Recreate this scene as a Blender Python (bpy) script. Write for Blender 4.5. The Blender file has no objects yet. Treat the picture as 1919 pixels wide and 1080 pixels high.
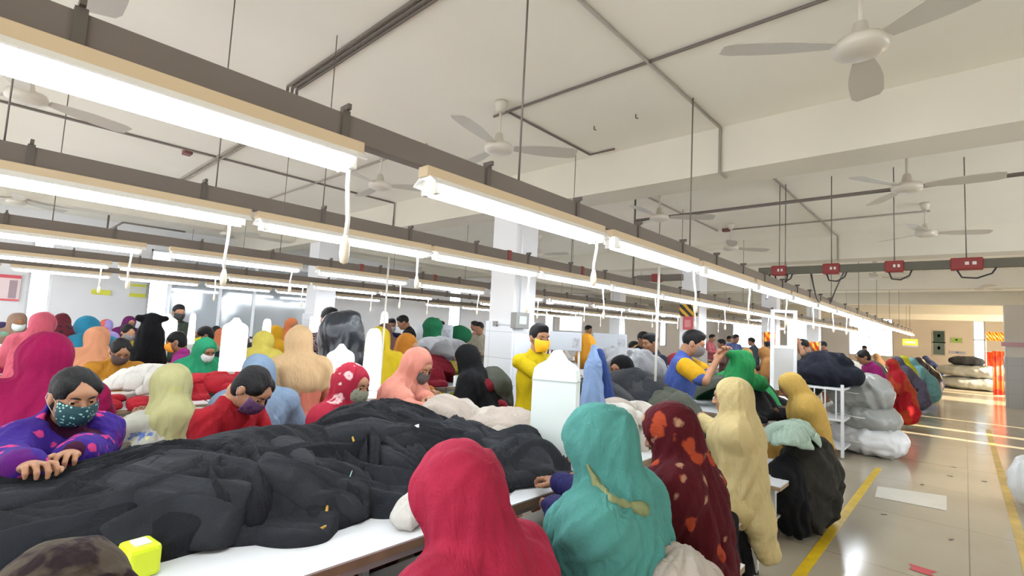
import bpy, bmesh, math, random
import numpy as np
from mathutils import Vector, Matrix, noise as mnoise
import openvdb as vdb
SC = bpy.context.scene
COL = SC.collection
R = math.radians

# ------------------------------------------------------------------ camera
CAM_H = 1.55
YAW, PITCH, ROLL, FPX = .744737, .080619, .051286, 922.99
_f = np.array([-math.sin(YAW)*math.cos(PITCH), math.cos(YAW)*math.cos(PITCH), math.sin(PITCH)])
_r = np.array([math.cos(YAW), math.sin(YAW), 0.])
_u = np.cross(_r, _f)
_r, _u = math.cos(ROLL)*_r+math.sin(ROLL)*_u, -math.sin(ROLL)*_r+math.cos(ROLL)*_u
cam_d = bpy.data.cameras.new('camera'); cam = bpy.data.objects.new('camera', cam_d); COL.objects.link(cam)
cam_d.sensor_width = 36; cam_d.lens = FPX*36/1919; cam_d.clip_start = .05; cam_d.clip_end = 300
cam.matrix_world = Matrix(((_r[0], _u[0], -_f[0], 0), (_r[1], _u[1], -_f[1], 0), (_r[2], _u[2], -_f[2], CAM_H), (0, 0, 0, 1)))
SC.camera = cam

def ray(px, py): return (_f*FPX+_r*(px-960)+_u*(540-py))/FPX
_C = np.array([0, 0, CAM_H])
def at_z(px, py, z):
    d = ray(px, py); return Vector(_C+d*(z-CAM_H)/d[2])
def at_x(px, py, x):
    d = ray(px, py); return Vector(_C+d*x/d[0])
def at_y(px, py, y):
    d = ray(px, py); return Vector(_C+d*y/d[1])
def at_d(px, py, dep): return Vector(_C+ray(px, py)*dep)

# ------------------------------------------------------------------ world, sun, exposure
W = bpy.data.worlds.new('world'); SC.world = W; W.use_nodes = True
bg = W.node_tree.nodes['Background']; bg.inputs[0].default_value = (.93, .97, 1, 1); bg.inputs[1].default_value = 1.5
sl = bpy.data.lights.new('sun', 'SUN'); sl.energy = 16; sl.angle = R(.5); sl.color = (1, .86, .62)
so = bpy.data.objects.new('sun', sl); COL.objects.link(so)
so.rotation_euler = Vector((-1, .0, -.36)).to_track_quat('-Z', 'Y').to_euler()
SC.view_settings.view_transform = 'Standard'; SC.view_settings.look = 'None'
SC.view_settings.gamma = 1; SC.view_settings.use_curve_mapping = False
SC.view_settings.exposure = 1.05
SC.cycles.max_bounces = 6; SC.cycles.diffuse_bounces = 4; SC.cycles.glossy_bounces = 3; SC.cycles.transmission_bounces = 4
SC.cycles.caustics_reflective = False; SC.cycles.caustics_refractive = False
SC.cycles.sample_clamp_indirect = 4
SC.cycles.use_denoising = True
TUBE_E = 13.0

# ------------------------------------------------------------------ materials
def S(c):
    f = lambda v: v/12.92 if v <= .04045 else ((v+.055)/1.055)**2.4
    return tuple(f(v/255) for v in c)+(1,)
_mats = {}
def mat(name, rgb, rough=.6, metal=0, spec=.5, bump=0, bscale=60, var=0, vscale=4, emit=0, coat=0, pattern=None, trans=0, sheen=0, wrinkle=0):
    """rgb in sRGB 0-255"""
    if name in _mats: return _mats[name]
    m = bpy.data.materials.new(name); m.use_nodes = True; N = m.node_tree.nodes; L = m.node_tree.links
    b = N['Principled BSDF']; b.inputs['Roughness'].default_value = rough; b.inputs['Metallic'].default_value = metal
    b.inputs['Specular IOR Level'].default_value = spec
    c = S(rgb); b.inputs['Base Color'].default_value = c
    tc = N.new('ShaderNodeTexCoord'); src = None
    def mix(fac, a, bb, blend='MIX'):
        x = N.new('ShaderNodeMix'); x.data_type = 'RGBA'; x.blend_type = blend
        if isinstance(fac, float): x.inputs[0].default_value = fac
        else: L.new(fac, x.inputs[0])
        for i, v in ((6, a), (7, bb)):
            if isinstance(v, tuple): x.inputs[i].default_value = v
            else: L.new(v, x.inputs[i])
        return x.outputs[2]
    def nz(scale, detail=3, rough_=.5):
        n = N.new('ShaderNodeTexNoise'); n.inputs['Scale'].default_value = scale; n.inputs['Detail'].default_value = detail
        n.inputs['Roughness'].default_value = rough_; L.new(tc.outputs['Object'], n.inputs['Vector']); return n.outputs['Fac']
    def ramp(v, lo, hi):
        x = N.new('ShaderNodeMapRange'); x.inputs[1].default_value = lo; x.inputs[2].default_value = hi; L.new(v, x.inputs[0]); return x.outputs[0]
    src = c
    if var:
        k = ramp(nz(vscale), .3, .7); d = tuple(min(1, v*(1-var)) for v in c[:3])+(1,); h = tuple(min(1, v*(1+var)) for v in c[:3])+(1,)
        src = mix(k, d, h)
    if pattern:
        for (col, scale, size, kind, seed) in pattern:
            mp = N.new('ShaderNodeMapping'); mp.inputs['Location'].default_value = (seed*3.1, seed*1.7, seed); L.new(tc.outputs['Object'], mp.inputs[0])
            if kind == 'stripe':
                v = N.new('ShaderNodeTexWave'); v.inputs['Scale'].default_value = scale; v.inputs['Distortion'].default_value = 1.5; v.inputs['Detail'].default_value = 1; v.bands_direction = 'DIAGONAL'
                L.new(mp.outputs[0], v.inputs[0]); k = ramp(v.outputs['Fac'], 1-size-.05, 1-size+.05)
            elif kind == 'cloud':
                v = N.new('ShaderNodeTexNoise'); v.inputs['Scale'].default_value = scale; v.inputs['Detail'].default_value = 3
                L.new(mp.outputs[0], v.inputs[0]); k = ramp(v.outputs['Fac'], 1-size-.03, 1-size+.03)
            else:
                v = N.new('ShaderNodeTexVoronoi'); v.inputs['Scale'].default_value = scale
                dn = N.new('ShaderNodeTexNoise'); dn.inputs['Scale'].default_value = scale*2.2; L.new(mp.outputs[0], dn.inputs[0])
                va = N.new('ShaderNodeVectorMath'); va.operation = 'MULTIPLY_ADD'; va.inputs[1].default_value = (.5/scale,)*3; L.new(dn.outputs['Color'], va.inputs[0]); L.new(mp.outputs[0], va.inputs[2])
                L.new(va.outputs[0], v.inputs['Vector']); k = ramp(v.outputs['Distance'], size+.04, size-.04)
                if kind == 'ring':
                    k2 = ramp(v.outputs['Distance'], size*.5-.03, size*.5+.03)
                    mm = N.new('ShaderNodeMath'); mm.operation = 'MULTIPLY'; L.new(k, mm.inputs[0]); L.new(k2, mm.inputs[1]); k = mm.outputs[0]
            src = mix(k, src, S(col))
    if not isinstance(src, tuple): L.new(src, b.inputs['Base Color'])
    if bump:
        bp = N.new('ShaderNodeBump'); bp.inputs['Strength'].default_value = bump; bp.inputs['Distance'].default_value = .01
        L.new(nz(bscale, 4), bp.inputs['Height']); L.new(bp.outputs[0], b.inputs['Normal'])
    if wrinkle:
        mp = N.new('ShaderNodeMapping'); mp.inputs['Scale'].default_value = (11, 11, 3.5); mp.inputs['Rotation'].default_value = (.25, .3, 0); L.new(tc.outputs['Object'], mp.inputs[0])
        wn = N.new('ShaderNodeTexNoise'); wn.inputs['Scale'].default_value = 1; wn.inputs['Detail'].default_value = 3; wn.inputs['Distortion'].default_value = 1.2; L.new(mp.outputs[0], wn.inputs['Vector'])
        ab = N.new('ShaderNodeMath'); ab.operation = 'SUBTRACT'; ab.inputs[1].default_value = .5; L.new(wn.outputs['Fac'], ab.inputs[0]); a2 = N.new('ShaderNodeMath'); a2.operation = 'ABSOLUTE'; L.new(ab.outputs[0], a2.inputs[0])
        b2_ = N.new('ShaderNodeBump'); b2_.inputs['Strength'].default_value = wrinkle; b2_.inputs['Distance'].default_value = .05; b2_.invert = True; L.new(a2.outputs[0], b2_.inputs['Height'])
        if bump: L.new(bp.outputs[0], b2_.inputs['Normal'])
        L.new(b2_.outputs[0], b.inputs['Normal'])
    if emit:
        b.inputs['Emission Color'].default_value = c; b.inputs['Emission Strength'].default_value = emit
    if coat: b.inputs['Coat Weight'].default_value = coat
    if trans: b.inputs['Transmission Weight'].default_value = trans
    if sheen: b.inputs['Sheen Weight'].default_value = sheen
    _mats[name] = m; return m
def cloth(name, rgb, pattern=None, var=.12, bump=.25, rough=.85, bscale=45):
    g_ = sum(rgb)/3; rgb = tuple((v*.9+g_*.1)*.8 for v in rgb)
    if pattern: pattern = [((q[0][0]*.9, q[0][1]*.9, q[0][2]*.9),)+tuple(q[1:]) for q in pattern]
    return mat('cloth '+name, rgb, rough=rough, spec=.2, bump=bump, bscale=bscale, var=var, vscale=6, pattern=pattern, sheen=0, wrinkle=.4)

# ------------------------------------------------------------------ object helpers
def tag(o, label=None, cat=None, group=None, kind=None):
    if label: o['label'] = label
    if cat: o['category'] = cat
    if group: o['group'] = group
    if kind: o['kind'] = kind
    return o
def empty(name, loc=(0, 0, 0), rz=0, label=None, cat=None, group=None):
    o = bpy.data.objects.new(name, None); o.empty_display_size = .1; COL.objects.link(o)
    o.location = loc; o.rotation_euler = (0, 0, rz); return tag(o, label, cat, group)
def link(name, me, parent=None, loc=None, rz=None):
    o = bpy.data.objects.new(name, me); COL.objects.link(o)
    if parent is not None: o.parent = parent
    if loc is not None: o.location = loc
    if rz is not None: o.rotation_euler = (0, 0, rz)
    return o
def copy_tree(o, parent=None):
    c = o.copy(); COL.objects.link(c); c.parent = parent
    for ch in list(o.children): copy_tree(ch, c)
    return c

class MB:
    """collects simple solids for one mesh"""
    def __init__(s): s.v = []; s.f = []; s.mi = []; s.sm = []
    def add(s, vs, fs, mi=0, smooth=False):
        b = len(s.v); s.v += [tuple(v) for v in vs]; s.f += [tuple(b+i for i in f) for f in fs]; s.mi += [mi]*len(fs); s.sm += [smooth]*len(fs); return s
    def box(s, x0, x1, y0, y1, z0, z1, mi=0, bev=0):
        if bev:
            b = min(bev, (x1-x0)/2.1, (y1-y0)/2.1, (z1-z0)/2.1); bm = bmesh.new()
            r = bmesh.ops.create_cube(bm, size=1)
            for v in bm.verts: v.co = Vector(((x0+x1)/2+v.co.x*(x1-x0), (y0+y1)/2+v.co.y*(y1-y0), (z0+z1)/2+v.co.z*(z1-z0)))
            bmesh.ops.bevel(bm, geom=bm.edges[:], offset=b, segments=2, affect='EDGES', profile=.5)
            bm.verts.index_update(); s.add([v.co for v in bm.verts], [[v.index for v in f.verts] for f in bm.faces], mi); bm.free(); return s
        vs = [(x, y, z) for z in (z0, z1) for y in (y0, y1) for x in (x0, x1)]
        return s.add(vs, [(0, 2, 3, 1), (4, 5, 7, 6), (0, 1, 5, 4), (2, 6, 7, 3), (0, 4, 6, 2), (1, 3, 7, 5)], mi)
    def obox(s, c, ax, ay, az, mi=0):
        c, ax, ay, az = map(Vector, (c, ax, ay, az))
        vs = [c+ax*i+ay*j+az*k for k in (-1, 1) for j in (-1, 1) for i in (-1, 1)]
        return s.add(vs, [(0, 2, 3, 1), (4, 5, 7, 6), (0, 1, 5, 4), (2, 6, 7, 3), (0, 4, 6, 2), (1, 3, 7, 5)], mi)
    def tube(s, pts, r, n=8, mi=0, cap=True):
        pts = [Vector(p) for p in pts]; rs = r if isinstance(r, (list, tuple)) else [r]*len(pts)
        t0 = (pts[1]-pts[0]).normalized(); a = Vector((0, 0, 1)) if abs(t0.z) < .9 else Vector((1, 0, 0))
        nx = t0.cross(a).normalized(); vs = []
        for i, p in enumerate(pts):
            t = (pts[min(i+1, len(pts)-1)]-pts[max(i-1, 0)]).normalized()
            nx = (nx-t*nx.dot(t)).normalized(); ny = t.cross(nx)
            vs += [p+(nx*math.cos(2*math.pi*k/n)+ny*math.sin(2*math.pi*k/n))*rs[i] for k in range(n)]
        fs = [(i*n+k, i*n+(k+1) % n, (i+1)*n+(k+1) % n, (i+1)*n+k) for i in range(len(pts)-1) for k in range(n)]
        if cap: fs += [tuple(range(n-1, -1, -1)), tuple((len(pts)-1)*n+k for k in range(n))]
        return s.add(vs, fs, mi, True)
    def lathe(s, prof, c=(0, 0, 0), n=24, mi=0):
        vs = [(c[0]+r*math.cos(2*math.pi*k/n), c[1]+r*math.sin(2*math.pi*k/n), c[2]+z) for r, z in prof for k in range(n)]
        fs = [(i*n+k, i*n+(k+1) % n, (i+1)*n+(k+1) % n, (i+1)*n+k) for i in range(len(prof)-1) for k in range(n)]
        return s.add(vs, fs, mi, True)
    def build(s, name, mats, parent=None, loc=None, rz=None):
        me = bpy.data.meshes.new(name); me.from_pydata(s.v, [], s.f)
        for m in (mats if isinstance(mats, (list, tuple)) else [mats]): me.materials.append(m)
        me.polygons.foreach_set('material_index', s.mi); me.polygons.foreach_set('use_smooth', s.sm); me.update()
        return link(name, me, parent, loc, rz)

# ------------------------------------------------------------------ numpy value noise
_rng = np.random.RandomState(7); _perm = _rng.permutation(4096); _val = _rng.rand(4096)*2-1
def vnoise(p, seed=0):
    p = np.asarray(p, float)+seed*17.31; i = np.floor(p).astype(int); f = p-i; f = f*f*(3-2*f); out = 0
    for dx in (0, 1):
        for dy in (0, 1):
            for dz in (0, 1):
                h = _val[(_perm[(_perm[(i[:, 0]+dx) & 4095]+i[:, 1]+dy) & 4095]+i[:, 2]+dz) & 4095]
                out = out+h*np.where(dx, f[:, 0], 1-f[:, 0])*np.where(dy, f[:, 1], 1-f[:, 1])*np.where(dz, f[:, 2], 1-f[:, 2])
    return out
def ridge(p, seed=0): return 1-2*np.abs(vnoise(p, seed))**.8

# ------------------------------------------------------------------ implicit surfaces (OpenVDB)
def ell(c, r, rot=None, k=.02, op='u'): return ('e', np.array(c, float), np.array(r, float), rot, k, op)
def cap(a, b, ra, rb=None, k=.02, op='u', flat=None): return ('c', np.array(a, float), np.array(b, float), (ra, ra if rb is None else rb, flat), k, op)
def chain(pts, rs, k=.02):
    return [cap(pts[i], pts[i+1], rs[i], rs[i+1], k) for i in range(len(pts)-1)]
def xf(prims, M):
    """transform prims by a rigid 4x4 (numpy)"""
    out = []; Rm = M[:3, :3]; t = M[:3, 3]
    for q in prims:
        if q[0] == 'e':
            rr = Rm if q[3] is None else Rm@q[3]; out.append(('e', Rm@q[1]+t, q[2], rr, q[4], q[5]))
        else: out.append(('c', Rm@q[1]+t, Rm@q[2]+t, q[3], q[4], q[5]))
    return out
def blob(prims, v, cut=None):
    lo = np.array([1e9]*3); hi = -lo
    for q in prims:
        if q[5] != 'u': continue
        if q[0] == 'e': m = q[2].max(); a, b = q[1]-m, q[1]+m
        else: m = max(q[3][0], q[3][1]); a, b = np.minimum(q[1], q[2])-m, np.maximum(q[1], q[2])+m
        lo = np.minimum(lo, a); hi = np.maximum(hi, b)
    lo -= 3*v+.01; hi += 3*v+.01
    n = np.ceil((hi-lo)/v).astype(int)+1
    ax = [lo[i]+np.arange(n[i])*v for i in range(3)]
    D = np.full(tuple(n), .2, np.float32)
    for q in prims:
        if q[0] == 'e': m = q[2].max(); a, b = q[1]-m, q[1]+m
        else: m = max(q[3][0], q[3][1]); a, b = np.minimum(q[1], q[2])-m, np.maximum(q[1], q[2])+m
        mg = q[4]+4*v
        i0 = np.clip(np.floor((a-mg-lo)/v).astype(int), 0, n-1); i1 = np.clip(np.ceil((b+mg-lo)/v).astype(int)+1, 1, n)
        if (i1 <= i0).any(): continue
        X, Y, Z = np.meshgrid(ax[0][i0[0]:i1[0]], ax[1][i0[1]:i1[1]], ax[2][i0[2]:i1[2]], indexing='ij', sparse=True)
        if q[0] == 'e':
            X, Y, Z = X-q[1][0], Y-q[1][1], Z-q[1][2]
            if q[3] is not None:
                M = q[3]; X, Y, Z = M[0, 0]*X+M[1, 0]*Y+M[2, 0]*Z, M[0, 1]*X+M[1, 1]*Y+M[2, 1]*Z, M[0, 2]*X+M[1, 2]*Y+M[2, 2]*Z
            r = q[2]; k0 = np.sqrt((X/r[0])**2+(Y/r[1])**2+(Z/r[2])**2); k1 = np.sqrt((X/r[0]**2)**2+(Y/r[1]**2)**2+(Z/r[2]**2)**2)+1e-9
            d = k0*(k0-1)/k1
        else:
            A, B = q[1], q[2]; ab = B-A; L2 = max(ab@ab, 1e-9)
            X, Y, Z = X-A[0], Y-A[1], Z-A[2]
            t = np.clip((X*ab[0]+Y*ab[1]+Z*ab[2])/L2, 0, 1)
            X, Y, Z = X-t*ab[0], Y-t*ab[1], Z-t*ab[2]
            if q[3][2] is not None:
                g = np.array(q[3][2][:3], float); g /= np.linalg.norm(g); fl = q[3][2][3]
                dn = X*g[0]+Y*g[1]+Z*g[2]; X, Y, Z = X+g[0]*dn*(fl-1), Y+g[1]*dn*(fl-1), Z+g[2]*dn*(fl-1)
            d = np.sqrt(X*X+Y*Y+Z*Z)-(q[3][0]+t*(q[3][1]-q[3][0]))
        sl_ = tuple(slice(i0[i], i1[i]) for i in range(3)); cur = D[sl_]; k = max(q[4], 1e-4)
        if q[5] == 'u':
            h = np.clip(.5+.5*(cur-d)/k, 0, 1); D[sl_] = cur*(1-h)+d*h-k*h*(1-h)
        else:
            h = np.clip(.5-.5*(cur+d)/k, 0, 1); D[sl_] = cur*(1-h)-d*h+k*h*(1-h)
    if cut is not None:
        X, Y, Z = np.meshgrid(*ax, indexing='ij', sparse=True); D = np.maximum(D, cut(X, Y, Z)).astype(np.float32)
    D[[0, -1]] = .2; D[:, [0, -1]] = .2; D[:, :, [0, -1]] = .2
    bgv = 4*v; D = np.clip(D, -bgv, bgv)
    g = vdb.FloatGrid(bgv); g.copyFromArray(np.ascontiguousarray(D, dtype=np.float32))
    P, Q = g.convertToQuads(isovalue=0.)
    return P.astype(float)*v+lo, Q[:, ::-1] if FLIP else Q
FLIP = False
def normals(P, Q):
    n = np.zeros_like(P); fn = np.cross(P[Q[:, 2]]-P[Q[:, 0]], P[Q[:, 3]]-P[Q[:, 1]])
    for i in range(4): np.add.at(n, Q[:, i], fn)
    return n/(np.linalg.norm(n, axis=1, keepdims=True)+1e-12)
def relax(P, Q, it=1):
    E = np.concatenate([Q[:, [0, 1]], Q[:, [1, 2]], Q[:, [2, 3]], Q[:, [3, 0]]]); 
    for _ in range(it):
        a = np.zeros_like(P); c = np.zeros(len(P)); np.add.at(a, E[:, 0], P[E[:, 1]]); np.add.at(c, E[:, 0], 1)
        P = .4*P+.6*a/np.maximum(c, 1)[:, None]
    return P
def mesh_of(name, parts, mats):
    """parts: list of (P,Q,matindex)"""
    vs = np.concatenate([p[0] for p in parts]); off = 0; fs = []; mi = []
    for P, Q, m in parts: fs.append(np.asarray(Q)+off); mi += [m]*len(Q); off += len(P)
    me = bpy.data.meshes.new(name); F = np.concatenate(fs)
    me.vertices.add(len(vs)); me.vertices.foreach_set('co', vs.ravel())
    me.loops.add(F.size); me.loops.foreach_set('vertex_index', F.ravel().astype(np.int32))
    me.polygons.add(len(F)); me.polygons.foreach_set('loop_start', (np.arange(len(F))*4).astype(np.int32)); me.polygons.foreach_set('loop_total', np.full(len(F), 4, np.int32))
    me.update(calc_edges=True); me.validate()
    for m in mats: me.materials.append(m)
    me.polygons.foreach_set('material_index', np.array(mi, np.int32)); me.polygons.foreach_set('use_smooth', np.ones(len(F), bool)); me.update()
    return me
def folds(P, Q, amp, freq=(9, 9, 2), seed=0, amp2=None, freq2=(14, 14, 14), rot=None):
    """cloth folds: ridges stretched along an axis"""
    n = normals(P, Q); X = P if rot is None else P@rot
    w = np.stack([vnoise(X*3, seed+1), vnoise(X*3, seed+2), vnoise(X*3, seed+3)], 1)*.12
    d = ridge((X+w*.6)*np.array(freq), seed)*amp+vnoise((X+w)*np.array(freq2), seed+5)*(amp2 if amp2 is not None else amp*.35)
    return P+n*d[:, None]
def drape(P, Q, amp, k=9, skew=0, seed=0, c=(0, 0), top=None, zf=1.6, grow=1.3):
    """folds that run down (or, with skew, around) a hanging cloth"""
    n = normals(P, Q); th = np.arctan2(P[:, 1]-c[1], P[:, 0]-c[0])+skew*P[:, 2]
    w = vnoise(P*4, seed+7)*.35
    X = np.stack([np.cos(th+w)*k*.35, np.sin(th+w)*k*.35, P[:, 2]*zf], 1)
    r = 1-np.abs(vnoise(X, seed))*2.2; r = np.clip(r, -1, 1); r = np.sign(r)*np.abs(r)**1.3
    g = 1. if top is None else np.clip(.25+(top-P[:, 2])*grow, .25, 1.25)
    return P+n*(r*amp*g)[:, None]

BANDS = [(-1.93, .5, -1.2, 3.92), (-1.93, .5, 5.0, 7.75), (-1.93, .5, 9.8, 27), (-5.12, .5, -1.2, 19.1), (-7.9, .5, -1.2, 16.6), (-10.4, .5, -1.4, 3.8)]
def over_table(x, y, m=0.):
    for c, h, y0, y1 in BANDS:
        if abs(x-c) < h+m and y0 < y < y1: return c, h
    return None
# ------------------------------------------------------------------ people
SKIN = mat('skin', (140, 98, 72), rough=.55, spec=.35, var=.06, vscale=12)
SKIN2 = mat('skin warm', (164, 119, 90), rough=.55, spec=.35, var=.06, vscale=12)
HAIR = mat('black hair', (14, 12, 13), rough=.6, spec=.25, bump=.5, bscale=120, var=.2, vscale=40)
EYEW = mat('eye white', (225, 220, 212), rough=.25)
IRIS = mat('dark iris', (30, 18, 14), rough=.15)
LIP = mat('lip', (128, 66, 60), rough=.5)

def rotm(rx=0, ry=0, rz=0):
    return np.array(Matrix.Rotation(rz, 3, 'Z')@Matrix.Rotation(ry, 3, 'Y')@Matrix.Rotation(rx, 3, 'X'))
def M4(R3, t):
    M = np.eye(4); M[:3, :3] = R3; M[:3, 3] = t; return M
def tr(P, M): return P@M[:3, :3].T+M[:3, 3]
_cache = {}; PLIST = []
HEADP = [ell((0, -.008, .022), (.072, .09, .086), k=.01), ell((0, .03, -.04), (.054, .058, .07), k=.03), ell((0, .062, -.088), (.022, .022, .018), k=.025),
         ell((.036, .058, -.025), (.024, .024, .022), k=.02), ell((-.036, .058, -.025), (.024, .024, .022), k=.02), ell((0, .072, .03), (.05, .02, .02), k=.025),
         ell((.03, .1, .002), (.019, .016, .012), k=.014, op='s'), ell((-.03, .1, .002), (.019, .016, .012), k=.014, op='s'),
         ell((.03, .0865, .0085), (.0145, .006, .0055), k=.004), ell((-.03, .0865, .0085), (.0145, .006, .0055), k=.004),
         cap((0, .086, .012), (0, .106, -.026), .007, .0115, k=.01), ell((.011, .096, -.03), (.008, .008, .007), k=.006), ell((-.011, .096, -.03), (.008, .008, .007), k=.006),
         ell((.074, -.008, -.008), (.009, .02, .032), k=.006), ell((-.074, -.008, -.008), (.009, .02, .032), k=.006),
         cap((-.016, .088, -.055), (.016, .088, -.055), .0065, k=.005), cap((-.014, .085, -.066), (.014, .085, -.066), .007, k=.006),
         cap((0, -.02, -.06), (0, -.045, -.16), .05, .052, k=.03)]
def head_mesh(v):
    if ('h', v) not in _cache:
        P, Q = blob(HEADP, v); _cache[('h', v)] = (relax(P, Q, 1), Q)
    return _cache[('h', v)]
def hand_mesh(side, v, curl=.5, spread=1.):
    """wrist at 0, fingers +Y, palm towards -Z, thumb on the -side... inner side"""
    key = ('hand', side, v, curl, spread)
    if key in _cache: return _cache[key]
    pr = [ell((0, .045, 0), (.037, .05, .015), k=.012), cap((0, -.02, 0), (0, .02, 0), .024, .026, k=.02, flat=(0, 0, 1, 1.35))]
    for i, (x, L) in enumerate(((-.03, .058), (-.0105, .07), (.0105, .076), (.03, .067))):
        x *= side; a = np.array([x, .083-(.006 if i in (0,) else 0), .002]); ang = -.12-.1*curl; yaw = x*6*spread
        pts = [a]
        for seg, fr in enumerate((.45, .31, .24)):
            d = np.array([math.sin(yaw)*math.cos(ang), math.cos(yaw)*math.cos(ang), math.sin(ang)]); pts.append(pts[-1]+d*L*fr*1.05); ang -= curl*(.75+.12*seg)
        pr += chain(pts, [.0092, .0086, .008, .0066], k=.004)
    t0 = np.array([.026*side, .022, -.004]); t1 = t0+np.array([.026*side, .026, -.012]); t2 = t1+np.array([.006*side, .03, -.008]); t3 = t2+np.array([-.006*side, .022, -.008])
    pr += chain([t0, t1, t2, t3], [.0145, .011, .0098, .0078], k=.006)
    P, Q = blob(pr, v); _cache[key] = (relax(P, Q, 1), Q); return _cache[key]

def ik(s, h, l1, l2, pole):
    s, h = np.array(s, float), np.array(h, float); d = h-s; L = np.linalg.norm(d)
    if L > (l1+l2)*.985: h = s+d/L*(l1+l2)*.985; d = h-s; L = np.linalg.norm(d)
    a = (l1*l1-l2*l2+L*L)/(2*L); hh = math.sqrt(max(l1*l1-a*a, 0)); u = d/L; p = np.array(pole, float); p = p-u*(p@u); p /= np.linalg.norm(p)+1e-9
    return s+u*a+p*hh, h

def person(label, px, py, d, face, pose='sit', lean=12, hp=22, hy=0, s=1., scarf=None, cape='long', top=None, bottom=None, hair='bun', mask=None,
           hands=None, arms=(1, 1), lod=None, group=None, seed=None, skin=None, table=.84, sleeve='long', roll=0, z=None, tail=None, curl=.85, foldamp=None, width=1., legs=True, cap_=None, hands_at=None, facecut=True, hood=1., nudge=True, hooded=True, sleeve_mat=None):
    seed = (abs(hash((round(px), round(py)))) % 997) if seed is None else seed
    skin = skin or SKIN
    if nudge:
        q = at_d(px, py, d); t = over_table(q.x, q.y, .17)
        if t is not None:
            c, h = t; side_ = 1 if q.x > c else -1; tx = c+side_*(h+.19); d = d*tx/q.x
    if lod is None: lod = 0 if d < 3.6 else (1 if d < 6.5 else 2)
    hv = (.0055, .008, .014)[lod]; bv = (.014, .02, .03)[lod]; cv = (.0095, .014, .022)[lod]; handv = (.0036, .005, .009)[lod]
    head_top = np.array(at_d(px, py, d)) if z is None else np.array(at_z(px, py, z))
    rz = R(face); C_, S_ = math.cos(rz), math.sin(rz)
    toL = lambda w: np.array([C_*w[0]+S_*w[1], -S_*w[0]+C_*w[1], w[2]])
    a = R(lean); up = np.array([0, math.sin(a), math.cos(a)]); side = np.array([1., 0, 0])
    # head frame
    ht = R(hp); hR = rotm(-ht, 0, 0); hR = rotm(0, 0, R(hy))@rotm(0, R(roll), 0)@hR
    off = hR@np.array([0, -.01, .118])*s            # head centre -> top
    neckv = hR@np.array([0, -.03, -.11])*s          # head centre -> neck root
    hipz = None
    hc = head_top-np.array([*(np.array([[C_, -S_], [S_, C_]])@off[:2]), off[2]])   # world head centre
    neck_w = np.array([0, 0, 0.])
    # local coords: hip at (0,0,hip)
    Lt = .50*s
    nk = up*Lt                                       # neck base relative to hip
    hcl = nk+up*.02*s+np.array([0, .01, 0])-neckv    # head centre rel to hip
    hip = hc[2]-hcl[2]
    rootxy = hc[:2]-np.array([[C_, -S_], [S_, C_]])@hcl[:2]
    if pose == 'sit': hip = max(hip, .42)
    H = np.array([0, 0, hip]); NK = H+nk; HC = H+hcl; HM = M4(hR*s, HC)
    PLIST.append((label, round(d, 2), round(rootxy[0], 2), round(rootxy[1], 2)))
    root = empty('person', (rootxy[0], rootxy[1], 0), rz, label, 'person', group)
    W_ = width
    sh = [NK-up*.075*s+side*sx*.158*s*W_ for sx in (-1, 1)]
    # hand targets
    tg = []
    for i, sx in enumerate((-1, 1)):
        t = None
        if hands and hands[i] is not None:
            w = Vector(hands[i]); t = toL(np.array([w.x-rootxy[0], w.y-rootxy[1], w.z]))
        if t is None:
            t = np.array([sx*.13*s, max(.36*s, NK[1]+.20), max(table+.03, NK[2]-.36)]) if pose == 'sit' else np.array([sx*.16, .33*s, NK[2]-.30*s])
        tg.append(t)
    el, hd = [], []
    for i, sx in enumerate((-1, 1)):
        e, h = ik(sh[i], tg[i], .27*s, .25*s, (sx*.55, -.35, -.8)); el.append(e); hd.append(h)
    if pose == 'sit':
        kn = [H+np.array([sx*.12, .40*s, .02]) for sx in (-1, 1)]; an = [np.array([sx*.12, .36*s, .07]) for sx in (-1, 1)]
    else:
        kn = [np.array([sx*.10, .03, hip*.53]) for sx in (-1, 1)]; an = [np.array([sx*.10, -.01, .07]) for sx in (-1, 1)]
    # ---------- body
    pr = [ell(H, (.145*W_*s, .105*s, .10*s), k=.04), cap(H, H+up*.26*s, .105*s, .11*s, k=.05, flat=(0, 1, 0, 1.15)), ell(H+up*.31*s, (.14*W_*s, .095*s, .14*s), rotm(-a), k=.05),
          cap(NK-up*.05*s, NK+up*.07*s, .05*s, .045*s, k=.03)]
    for i in (0, 1):
        pr += chain([sh[i], el[i], hd[i]], [.048*s, .036*s, .024*s], k=.03)
        hj = H+np.array([(-1, 1)[i]*.08, 0, -.02])
        if legs: pr += chain([hj, kn[i], an[i]], [.078*s, .055*s, .036*s], k=.03)+[cap(an[i]+np.array([0, -.03, -.035]), an[i]+np.array([0, .14, -.045]), .032, .026, k=.02)]
    P, Q = blob(pr, bv); parts = [(P, Q, 0)]
    hP, hQ = head_mesh(hv); parts.append((tr(hP, HM), hQ, 0))
    for i, sx in enumerate((-1, 1)):
        if not arms[i]: continue
        fd = hd[i]-el[i]; fd /= np.linalg.norm(fd); zz = np.array([0, 0, 1.]); y = fd; x = np.cross(y, zz); x /= np.linalg.norm(x)+1e-9; z_ = np.cross(x, y)
        HR = np.stack([x, y, z_], 1); P, Q = hand_mesh(-sx, handv, curl); parts.append((tr(P*s, M4(HR, hd[i]-fd*.015)), Q, 0))
    body = link('body', mesh_of('body', parts, [skin]), root)
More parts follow.
